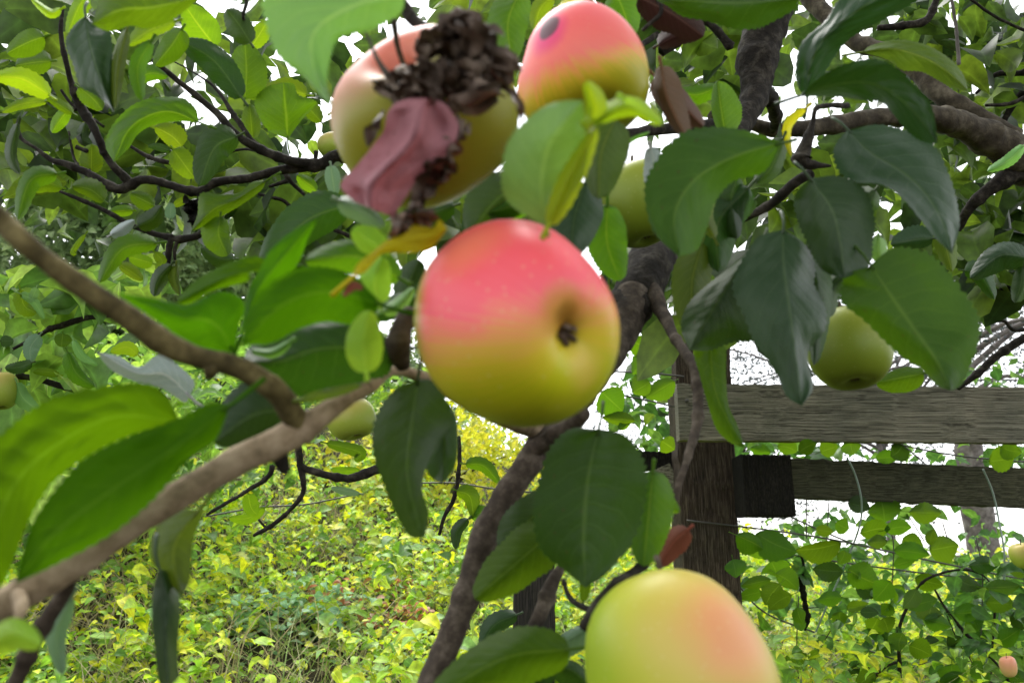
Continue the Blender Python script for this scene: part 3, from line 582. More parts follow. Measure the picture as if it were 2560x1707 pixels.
VL = [((470, 600), (650, 690), 40, 75), ((600, 590), (870, 715), 60, 90), ((500, 680), (745, 745), 45, 30), ((1160, 650), (850, 700), 80, 30), ((700, 770), (730, 870), 75, 75), ((700, 890), (500, 935), 30, 35),
      ((730, 850), (880, 960), 60, 40), ((760, 920), (660, 1060), 70, 60), ((835, 990), (680, 1090), 45, 50), ((640, 970), (480, 1010), 40, 35), ((990, 560), (1110, 580), 30, 30), ((1120, 520), (1210, 560), 45, 40),
      ((1600, 450), (1815, 455), 50, 55), ((1420, 370), (1440, 520), 90, 80), ((1200, 390), (1350, 430), 50, 40), ((1280, 590), (1480, 560), 50, 55), ((1440, 570), (1620, 550), 40, 40), ((1740, 670), (1765, 560), 30, 30),
      ((1730, 700), (1925, 665), 60, 90), ((1170, 840), (970, 820), 55, 45), ((1200, 820), (1410, 930), 80, 60), ((1250, 930), (1410, 1000), 40, 50), ((1480, 900), (1370, 1030), 60, 60), ((1165, 1010), (1000, 1030), 45, 35),
      ((1190, 1080), (1340, 1045), 35, 25), ((1150, 1100), (1170, 1195), 45, 40), ((1280, 1105), (1405, 1110), 30, 30), ((1400, 1140), (1340, 1240), 60, 50), ((1430, 1140), (1470, 1240), 50, 40), ((1590, 1075), (1790, 1020), 50, 40),
      ((1750, 1060), (1740, 1170), 70, 70), ((1890, 1110), (2085, 1085), 50, 45), ((870, 1070), (910, 1180), 35, 35), ((790, 1400), (965, 1415), 50, 50), ((1170, 1415), (1365, 1370), 35, 25), ((1880, 1440), (1860, 1600), 75, 70),
      ((1850, 1330), (1960, 1270), 50, 50), ((2180, 1300), (2330, 1210), 50, 50), ((2150, 1370), (2345, 1400), 50, 40), ((1980, 1250), (2120, 1290), 50, 30), ((1990, 800), (2200, 790), 40, 50), ((2250, 830), (2400, 820), 60, 50),
      ((450, 760), (470, 880), 60, 50), ((860, 1120), (900, 1230), 30, 30), ((1560, 620), (1700, 690), 50, 60), ((1500, 700), (1740, 730), 50, 40), ((1500, 800), (1650, 760), 35, 30), ((1640, 880), (1830, 930), 40, 50), ((1560, 930), (1520, 1060), 40, 40),
      ((1650, 950), (1560, 1080), 50, 40), ((1880, 960), (2060, 1010), 50, 40), ((1900, 880), (2080, 940), 40, 40), ((2100, 940), (2330, 930), 40, 50), ((1480, 1050), (1420, 1120), 40, 40), ((1560, 1240), (1540, 1360), 40, 60), ((1400, 1300), (1480, 1390), 50, 50),
      ((1600, 1320), (1750, 1390), 60, 50), ((1700, 1280), (1800, 1290), 20, 25), ((2100, 1040), (2300, 1060), 50, 50), ((2260, 1130), (2400, 1180), 60, 50), ((1380, 1500), (1250, 1600), 60, 50), ((1200, 1480), (1400, 1530), 50, 50), ((1000, 1350), (975, 1430), 30, 30),
      ((1460, 640), (1320, 650), 30, 40), ((1180, 700), (1140, 790), 40, 40), ((1800, 1560), (1960, 1500), 40, 40), ((2020, 1420), (2130, 1560), 50, 50), ((2250, 1480), (2352, 1560), 50, 50), ((1700, 1150), (1880, 1200), 40, 50), ((2000, 1120), (2050, 1230), 50, 50),
      ((1560, 10), (1480, 90), 60, 50), ((740, 20), (870, 60), 50, 40), ((1220, -20), (1240, 80), 50, 50), ((700, 60), (560, 30), 30, 40), ((880, 60), (1000, 0), 40, 40), ((1020, 60), (1140, 20), 60, 40), ((2120, 120), (2290, 90), 70, 60), ((2200, 20), (2340, 60), 50, 50), ((1380, 100), (1540, 95), 40, 30)]
for (a, b, l, r_) in VL:
    dd = 2.0+random.uniform(-0.1, 0.22)
    leaf(vine, 'J', [a, ((a[0]+b[0])/2+random.uniform(-14, 14), (a[1]+b[1])/2+random.uniform(-14, 14)), b], l*1.3, r_*1.3, (dd, dd+random.uniform(-0.03, 0.03)), random.choice(['vine', 'vine', 'vine', 'mid', 'dark']), zl=random.uniform(-0.02, 0.02), zr=random.uniform(-0.02, 0.02), nu=18, nv=3, teeth=0.05, petiole=0.25, pw=0.85)
VM = mass_mat('vine_foliage', [(0, (0.02, 0.07, 0.012)), (0.5, (0.05, 0.14, 0.02)), (1, (0.13, 0.25, 0.03))], 0.45, 0.45, 3, 0.3)
def scatter(zones, gaps):
    pos = []; sz = []
    for (fr, cx, cy, rx, ry, n, d0, d1, ls) in zones:
        for _ in range(n):
            a = random.uniform(0, 2*PI); k = math.sqrt(random.random())
            x, y = P(fr, cx+math.cos(a)*k*rx, cy+math.sin(a)*k*ry); d = random.uniform(d0, d1)
            if any(((x-g[0])/g[2])**2+((y-g[1])/g[3])**2 < 1 for g in gaps): continue
            pos.append(at(x, y, d)); sz.append(ls*random.uniform(0.65, 1.25))
    return pos, sz
def G(fr, x, y, rx, ry):
    a = P(fr, x, y); s = FR[fr][2]; return (a[0], a[1], rx*s, ry*s)
gaps = [G('J', 1250, 560, 120, 60), G('J', 1600, 620, 160, 90), G('J', 1850, 520, 150, 90), G('J', 2180, 480, 90, 60)]
p_, s_ = scatter([('J', 2150, 1150, 330, 420, 210, 1.9, 2.6, 0.055), ('J', 1500, 1250, 450, 330, 130, 2.0, 2.7, 0.05), ('J', 900, 900, 420, 250, 80, 2.1, 2.6, 0.05), ('J', 1500, 760, 600, 110, 90, 2.2, 2.8, 0.05), ('J', 1100, 520, 420, 120, 26, 2.3, 2.8, 0.045), ('J', 1800, 520, 420, 120, 26, 2.3, 2.8, 0.045), ('J', 2250, 80, 150, 90, 25, 2.3, 2.8, 0.06), ('J', 800, 30, 350, 60, 45, 2.3, 2.8, 0.06),
                  ('E', 2080, 1100, 230, 280, 34, 2.2, 2.9, 0.07), ('I', 2060, 20, 100, 60, 10, 2.3, 2.8, 0.06), ('J', 1500, 560, 800, 170, 120, 2.6, 4.5, 0.055), ('J', 1700, 60, 650, 60, 40, 2.6, 4.0, 0.055), ('E', 2050, 1150, 260, 330, 60, 2.4, 3.6, 0.05), ('G', 2200, 980, 260, 120, 40, 2.6, 4.0, 0.05)], gaps)
tag(mass('foliage', p_, s_, VM, vine, droop=0.6, spread=1.2), kind='stuff')
for (a, b, l, r_) in [((2100, 850), (1960, 1010), 70, 70), ((1760, 1120), (1900, 1250), 100, 110), ((2080, 1060), (1960, 1130), 60, 90), ((2240, 1050), (2050, 1160), 80, 60), ((1980, 1310), (1760, 1290), 40, 50), ((1870, 1370), (1960, 1290), 30, 30), ((1940, 780), (2130, 870), 60, 80), ((2270, 330), (2160, 420), 40, 40), ((2270, 480), (2150, 520), 30, 40), ((2150, 1440), (2240, 1500), 60, 60), ((2110, 720), (2200, 830), 50, 60)]:
    leaf(vine, 'E', [a, b], l, r_, (1.7, 1.72), random.choice(['vine', 'mid', 'vine']), zl=0.01, zr=0.015, nu=18, nv=3, teeth=0.05, pw=0.8)
# hanging dead leaf on the wire
hq = [('J', 895, 735), ('J', 912, 800), ('J', 900, 900), ('J', 915, 1000), ('J', 925, 1080), ('J', 935, 1140), ('J', 920, 1225)]
hp = [at(*P(*q), 2.13) for q in hq]
g1 = tube_geo(hp, [0.003, 0.004, 0.008, 0.008, 0.007, 0.009, 0.002], 9, 8, 0.5, nf=90)
g2 = tube_geo([at(*P('J', 840, 1092), 2.12), at(*P('J', 920, 1080), 2.12), at(*P('J', 1008, 1072), 2.12)], [0.001, 0.002, 0.001], 6, 5, 0.2)
o = mesh_obj('dead_leaf', *merge([g1, g2]), W_BLACK, None, origin=hp[0]); tag(o, 'shrivelled black dead leaf hanging from a wire beside the low right apple', 'dead leaf')

# ------------------------------------------------------------------ the apple tree: trunk, limbs, branches, traced leaves
tq = at(*P('C', 2352+900, 1500), 1.35); tz = hgt(tq.x, tq.y)
TREE = empty('apple_tree', (tq.x, tq.y, tz)); tag(TREE, 'old apple tree whose bark covered limbs and drooping leafy twigs fill the near view', 'tree')
j0 = at(*P('C', 2352+330, 1230), 1.3)
mesh_obj('trunk', *tube_geo([(tq.x, tq.y, tz-0.2), (tq.x+0.02, tq.y, tz+0.4), (tq.x, tq.y, (tz+j0.z)/2+0.2), (tq.x-0.03, tq.y-0.02, j0.z), (tq.x+0.1, tq.y+0.1, j0.z+0.8)], [0.16, 0.12, 0.105, 0.10, 0.05], 20, 10, 0.10, nf=14), BARK_D, TREE, origin=(tq.x, tq.y, tz))
j1 = P('C', 2352+900, 1480)
limb_bark = rough_mat('bark_limb', [(0, (0.018, 0.014, 0.009)), (0.5, (0.065, 0.052, 0.035)), (1, (0.17, 0.145, 0.10))], 40, bump=0.9, dist=0.004)
limb = branch(TREE, [('C', 3200, 1500, 190, 1.35), ('C', 2700, 1230, 165, 1.25), ('C', 2352, 1020, 130, 1.2), ('C', 2120, 900, 100, 1.18), ('C', 1900, 800, 85, 1.15), ('C', 1700, 745, 66, 1.12), ('C', 1480, 765, 58, 1.1), ('C', 1200, 800, 58, 1.08), ('C', 950, 840, 52, 1.06), ('C', 720, 850, 46, 1.05), ('C', 560, 800, 40, 1.05), ('C', 300, 760, 34, 1.05)], limb_bark, 'limb', 0.13, 20, 55)
limb2 = branch(TREE, [('C', 2300, 930, 80, 1.22), ('C', 2050, 770, 68, 1.24), ('C', 1850, 640, 66, 1.26), ('C', 1690, 500, 56, 1.3), ('C', 1480, 340, 50, 1.35), ('C', 1250, 260, 50, 1.4), ('C', 1080, 120, 55, 1.45), ('C', 900, -60, 55, 1.5)], limb_bark, 'limb', 0.13, 16, 55)
limb3 = branch(TREE, [('C', 780, -350, 190, 1.0), ('C', 700, -60, 165, 0.98), ('C', 640, 200, 140, 0.96), ('C', 600, 440, 118, 0.94), ('C', 585, 640, 88, 0.92), ('C', 480, 850, 75, 0.88), ('C', 300, 1050, 90, 0.82), ('C', 120, 1250, 110, 0.76), ('C', -40, 1480, 125, 0.70), ('F', 1480, 640, 56, 0.64), ('F', 1430, 740, 44, 0.60)], BARK_D, 'limb', 0.2, 20, 45)
limb3 = branch(TREE, [('F', 1455, 680, 44, 0.615), ('F', 1415, 780, 38, 0.58), ('F', 1350, 890, 32, 0.53), ('F', 1270, 985, 31, 0.5), ('F', 1215, 1060, 31, 0.48), ('I', 1050, 500, 92, 0.47), ('I', 930, 820, 88, 0.46), ('I', 850, 1080, 86, 0.45), ('I', 730, 1380, 92, 0.44), ('I', 600, 1700, 100, 0.43), ('I', 480, 2100, 100, 0.42)], BARK, 'limb', 0.13, 20, 90, knots=0.35)
branch(limb3, [('C', 620, 560, 60, 0.95), ('C', 700, 660, 45, 0.98), ('C', 740, 780, 36, 1.02), ('C', 700, 860, 30, 1.05)], BARK_D, 'branch')
for q in [('I', 1245, 120, 0.475), ('I', 880, 880, 0.455), ('I', 1080, 330, 0.475)]:
    pass
T = TREE
for pts, mt in [
    ([('C', 2500, 1010, 80, 1.2), ('C', 2330, 1110, 66, 1.2), ('C', 2150, 1220, 44, 1.2), ('C', 2000, 1350, 34, 1.22), ('C', 1910, 1500, 25, 1.25)], BARK_D),
    ([('C', 2500, 430, 25, 1.6), ('C', 2330, 480, 20, 1.6), ('C', 2170, 490, 17, 1.6), ('C', 2040, 610, 9, 1.6)], BARK_D),
    ([('C', 2400, 540, 26, 1.5), ('C', 2300, 660, 24, 1.5), ('C', 2220, 790, 18, 1.5)], BARK_D),
    ([('C', 1980, -20, 8, 1.3), ('C', 2180, 120, 9, 1.3), ('C', 2450, 240, 10, 1.3)], BARK_D),
    ([('C', 2100, 690, 10, 1.4), ('C', 2250, 680, 12, 1.4), ('C', 2400, 620, 14, 1.4)], BARK_D),
    ([('C', 1870, -50, 9, 1.2), ('C', 1910, 200, 10, 1.2), ('C', 1925, 420, 12, 1.2)], GREYB),
    ([('C', 1400, 180, 18, 1.3), ('C', 1560, 170, 24, 1.3), ('C', 1720, 130, 24, 1.3), ('C', 1800, -40, 20, 1.3)], BARK_D),
    ([('G', 2500, 690, 30, 1.8), ('G', 2330, 790, 28, 1.8), ('G', 2160, 900, 24, 1.8), ('G', 2040, 1010, 22, 1.8), ('G', 1920, 1100, 16, 1.8)], BARK_D),
    ([('G', 2450, 700, 12, 1.7), ('G', 2290, 720, 12, 1.7), ('G', 2220, 660, 9, 1.7), ('G', 2120, 680, 6, 1.7)], BARK_D),
    ([('G', 2300, 400, 20, 1.3), ('G', 2130, 520, 18, 1.3), ('G', 2040, 620, 12, 1.3)], BARK_D),
    ([('C', 960, 1130, 36, 0.62), ('C', 860, 1190, 34, 0.62), ('C', 700, 1330, 30, 0.64), ('C', 500, 1440, 24, 0.66), ('C', 400, 1480, 20, 0.68)], BARK_D),
    ([('C', 1090, 1085, 8, 0.6), ('C', 960, 1080, 30, 0.6), ('C', 900, 1040, 52, 0.6), ('C', 930, 940, 40, 0.6), ('C', 970, 800, 16, 0.6), ('C', 1010, 700, 14, 0.6), ('C', 1200, 690, 18, 0.62)], BARK_D),
    ([('C', -20, 340, 34, 0.9), ('C', 90, 270, 28, 0.9), ('C', 220, 140, 24, 0.9), ('C', 330, 190, 24, 0.9), ('C', 440, 310, 30, 0.9)], BARK_D),
    ([('C', -400, 470, 12, 0.7), ('C', -200, 330, 16, 0.8), ('C', 0, 200, 20, 0.85), ('C', 180, 80, 20, 0.9), ('C', 300, 0, 20, 0.9)], BARK_D),
    ([('C', -60, -40, 14, 0.5), ('C', -20, 80, 14, 0.5), ('C', -140, 200, 12, 0.5)], BARK_D),
    # twig hanging in front of the board
    ([('F', 1490, 660, 22, 0.62), ('F', 1535, 740, 14, 0.58), ('G', 90, 800, 32, 0.55), ('G', 190, 950, 36, 0.52), ('G', 225, 1120, 36, 0.5), ('G', 215, 1330, 34, 0.48), ('G', 175, 1480, 28, 0.46), ('J', 150, 120, 22, 0.45), ('J', 110, 230, 22, 0.44), ('J', 60, 420, 22, 0.43), ('J', 20, 520, 20, 0.42)], BARK),
    ([('J', 20, 520, 20, 0.42), ('I', 2180, 540, 22, 0.41), ('I', 2120, 690, 28, 0.40), ('I', 2000, 820, 34, 0.39), ('I', 1850, 930, 38, 0.38), ('I', 1740, 1060, 40, 0.38), ('I', 1640, 1200, 34, 0.37)], BARK_D),
    ([('I', 1500, 820, 30, 0.47), ('I', 1430, 940, 46, 0.46), ('I', 1350, 1120, 48, 0.45), ('I', 1240, 1340, 50, 0.44), ('I', 1100, 1600, 54, 0.43), ('I', 1000, 1800, 54, 0.43)], BARK),
    ([('I', 1680, 1090, 22, 0.4), ('I', 1560, 1020, 18, 0.42), ('I', 1510, 900, 16, 0.44)], BARK_D),
    ([('I', 830, -40, 12, 1.1), ('I', 832, 150, 13, 1.1), ('I', 800, 350, 15, 1.1), ('I', 740, 470, 13, 1.1), ('I', 700, 600, 9, 1.1)], BARK_D),
    ([('E', 1640, 1250, 60, 0.45), ('E', 1560, 1340, 62, 0.46), ('E', 1440, 1420, 56, 0.47), ('E', 1320, 1500, 60, 0.48)], BARK),
    ]:
    branch(T, pts, mt)
# mid-distance forked boughs upper left
LB = branch(T, [('C', 560, 800, 38, 1.0), ('C', -300, 900, 34, 0.85), ('F', 1250, 440, 17, 0.8), ('F', 1050, 500, 20, 0.78), ('F', 900, 440, 16, 0.76), ('A', 2250, 1020, 40, 0.74), ('A', 2090, 1080, 40, 0.74), ('A', 1870, 1110, 30, 0.74), ('A', 1650, 1155, 28, 0.74), ('A', 1420, 1190, 27, 0.74), ('A', 1290, 1255, 30, 0.74), ('A', 1110, 1205, 26, 0.74), ('A', 960, 1172, 28, 0.74), ('A', 860, 1205, 34, 0.74), ('A', 780, 1240, 32, 0.74), ('A', 680, 1200, 30, 0.74), ('A', 560, 1120, 24, 0.74), ('A', 430, 1072, 22, 0.74), ('A', 335, 1050, 18, 0.74), ('A', 240, 975, 11, 0.74), ('A', 150, 915, 12, 0.74), ('A', 110, 850, 15, 0.74), ('A', 125, 770, 10, 0.74)], BARK_D, 'branch', 0.16, 12, 110)
for pts in [
    [('A', 2090, 1080, 34, 0.74), ('A', 1880, 1050, 30, 0.73), ('A', 1720, 980, 30, 0.73), ('A', 1560, 890, 26, 0.72), ('A', 1370, 700, 22, 0.72), ('A', 1150, 520, 18, 0.71), ('A', 1000, 390, 15, 0.70)],
    [('A', 1740, 990, 18, 0.74), ('A', 1650, 920, 16, 0.74), ('A', 1520, 740, 16, 0.75), ('A', 1400, 570, 9, 0.76), ('A', 1240, 460, 5, 0.76), ('A', 1130, 400, 5, 0.76)],
    [('A', 850, 1190, 34, 0.74), ('A', 740, 1090, 26, 0.73), ('A', 700, 1020, 32, 0.73), ('A', 640, 900, 24, 0.72), ('A', 595, 800, 28, 0.72), ('A', 530, 700, 30, 0.72), ('A', 470, 550, 18, 0.71), ('A', 430, 400, 18, 0.7), ('A', 400, 210, 14, 0.7), ('A', 410, 60, 9, 0.7)],
    [('A', 500, 715, 12, 0.72), ('A', 420, 720, 10, 0.72), ('A', 340, 660, 6, 0.72), ('A', 280, 600, 6, 0.72)],
    [('A', 840, 950, 10, 0.78), ('A', 930, 1005, 13, 0.78), ('A', 1040, 1050, 15, 0.78), ('A', 1160, 1080, 16, 0.78), ('A', 1300, 1150, 14, 0.76)],
    [('A', 390, 1250, 8, 0.76), ('A', 520, 1305, 14, 0.76), ('A', 700, 1385, 15, 0.76), ('A', 880, 1480, 18, 0.76), ('A', 1060, 1540, 20, 0.76), ('A', 1200, 1560, 24, 0.76), ('A', 1330, 1500, 20, 0.76), ('A', 1330, 1300, 18, 0.75)],
    [('D', 1120, 100, 20, 0.76), ('D', 1105, 200, 20, 0.76), ('D', 1100, 300, 14, 0.76)], [('D', 1170, 110, 14, 0.76), ('D', 1140, 200, 12, 0.76), ('D', 1150, 300, 8, 0.76)],
    [('A', 1850, 1110, 16, 0.76), ('A', 1910, 1200, 14, 0.76), ('A', 2010, 1290, 10, 0.76)], [('A', 1880, 1180, 14, 0.78), ('A', 1760, 1220, 10, 0.78)],
    [('A', 1490, 1000, 9, 0.8), ('A', 1600, 975, 8, 0.8), ('A', 1750, 1000, 10, 0.78)], [('A', 500, 960, 16, 0.78), ('A', 570, 990, 12, 0.78)],
    [('A', 450, 860, 7, 0.8), ('A', 480, 1020, 8, 0.8), ('A', 520, 1100, 9, 0.78)], [('A', 590, 950, 5, 0.8), ('A', 590, 1120, 6, 0.78)],
    [('A', 1590, -60, 16, 0.5), ('A', 1610, 20, 12, 0.55), ('A', 1590, 120, 10, 0.6), ('A', 1640, 290, 7, 0.65)], [('A', 400, 590, 9, 0.8), ('A', 480, 690, 9, 0.8), ('A', 680, 830, 9, 0.8)],
    [('A', 2060, 1060, 14, 0.74), ('A', 2065, 990, 14, 0.74)], [('A', 1690, 1270, 10, 0.8), ('A', 1850, 1310, 12, 0.8), ('A', 1960, 1400, 10, 0.8), ('A', 2300, 1550, 14, 0.8)],
    [('D', 720, 625, 16, 1.0), ('D', 560, 640, 18, 1.0), ('D', 420, 685, 20, 1.0), ('D', 340, 705, 18, 1.0), ('D', 240, 760, 12, 1.0), ('D', 80, 845, 10, 1.0)],
    [('D', -40, 975, 18, 1.0), ('D', 200, 1030, 20, 1.0), ('D', 380, 1075, 20, 1.0), ('D', 540, 1135, 18, 1.0), ('D', 700, 1230, 18, 1.0)],
    [('H', 1900, -120, 24, 0.8), ('H', 1945, 20, 22, 0.8), ('H', 1965, 160, 22, 0.8), ('H', 1985, 260, 18, 0.8), ('H', 1965, 355, 15, 0.8), ('H', 1850, 480, 14, 0.8), ('H', 1740, 560, 15, 0.8), ('H', 1655, 605, 10, 0.8)],
    [('H', 1950, 130, 24, 0.8), ('H', 2000, 170, 22, 0.8), ('H', 2100, 205, 24, 0.8), ('H', 2250, 235, 26, 0.8), ('I', 120, 235, 28, 0.8), ('I', 250, 190, 32, 0.8), ('I', 420, 100, 34, 0.8), ('I', 600, -100, 34, 0.8)],
    [('H', 1780, 150, 20, 0.7), ('H', 1750, 220, 17, 0.7), ('H', 1620, 310, 14, 0.7), ('H', 1450, 410, 12, 0.7), ('H', 1350, 470, 10, 0.7)],
    [('H', 1740, 560, 10, 0.8), ('H', 1690, 500, 6, 0.8)]]:
    branch(LB, pts, BARK_D, 'twig', 0.16, 9, 110)
# near out-of-focus boughs lower left
N1 = branch(T, [('F', 1240, 990, 24, 0.5), ('F', 1100, 930, 22, 0.42), ('E', 470, 990, 34, 0.36), ('E', 250, 1090, 44, 0.33), ('D', 2280, 1150, 56, 0.31), ('D', 2080, 1290, 78, 0.30), ('D', 1960, 1370, 95, 0.30), ('H', 1800, 0, 98, 0.295), ('H', 1500, 145, 92, 0.29), ('H', 1200, 315, 95, 0.285), ('H', 900, 500, 105, 0.28), ('H', 600, 695, 112, 0.275), ('H', 300, 885, 112, 0.27), ('H', 50, 1040, 105, 0.265), ('H', -200, 1200, 105, 0.26), ('H', -900, 1800, 110, 0.26)], BARK_L, 'branch', 0.10, 24, 90, knots=0.3)
N2 = branch(T, [('D', 1990, 1370, 70, 0.30), ('D', 1900, 1250, 78, 0.295), ('D', 1830, 1140, 76, 0.29), ('D', 1700, 1045, 72, 0.285), ('D', 1500, 950, 74, 0.28), ('D', 1300, 900, 72, 0.275), ('D', 1100, 820, 82, 0.27), ('D', 950, 720, 82, 0.265), ('D', 780, 600, 76, 0.26), ('D', 600, 480, 72, 0.255), ('D', 350, 305, 70, 0.25), ('D', 130, 120, 72, 0.245), ('D', 20, 20, 72, 0.245), ('D', -180, -160, 70, 0.24)], BARK_O, 'branch', 0.11, 24, 90, knots=0.35)
branch(N1, [('H', 480, 850, 50, 0.285), ('H', 400, 1000, 52, 0.29), ('H', 290, 1190, 52, 0.29), ('H', 180, 1400, 54, 0.29), ('H', 40, 1700, 56, 0.29)], BARK, 'twig')
branch(N1, [('H', 130, 1000, 46, 0.26), ('H', 135, 1080, 40, 0.25), ('H', 110, 1160, 24, 0.245)], BARK_L, 'spur')
branch(N1, [('H', 1830, 60, 60, 0.3), ('H', 1850, 150, 46, 0.3), ('H', 1870, 190, 30, 0.3)], BARK_D, 'spur')
branch(N1, [('E', 470, 960, 50, 0.34), ('E', 430, 850, 84, 0.335), ('E', 440, 740, 80, 0.33), ('E', 470, 660, 62, 0.33), ('E', 520, 590, 50, 0.33)], BARK, 'spur', 0.2)
branch(N2, [('A', -10, 1400, 40, 0.245)] and [('D', 1390, 960, 60, 0.275), ('D', 1370, 1010, 40, 0.28)], BARK_O, 'spur')
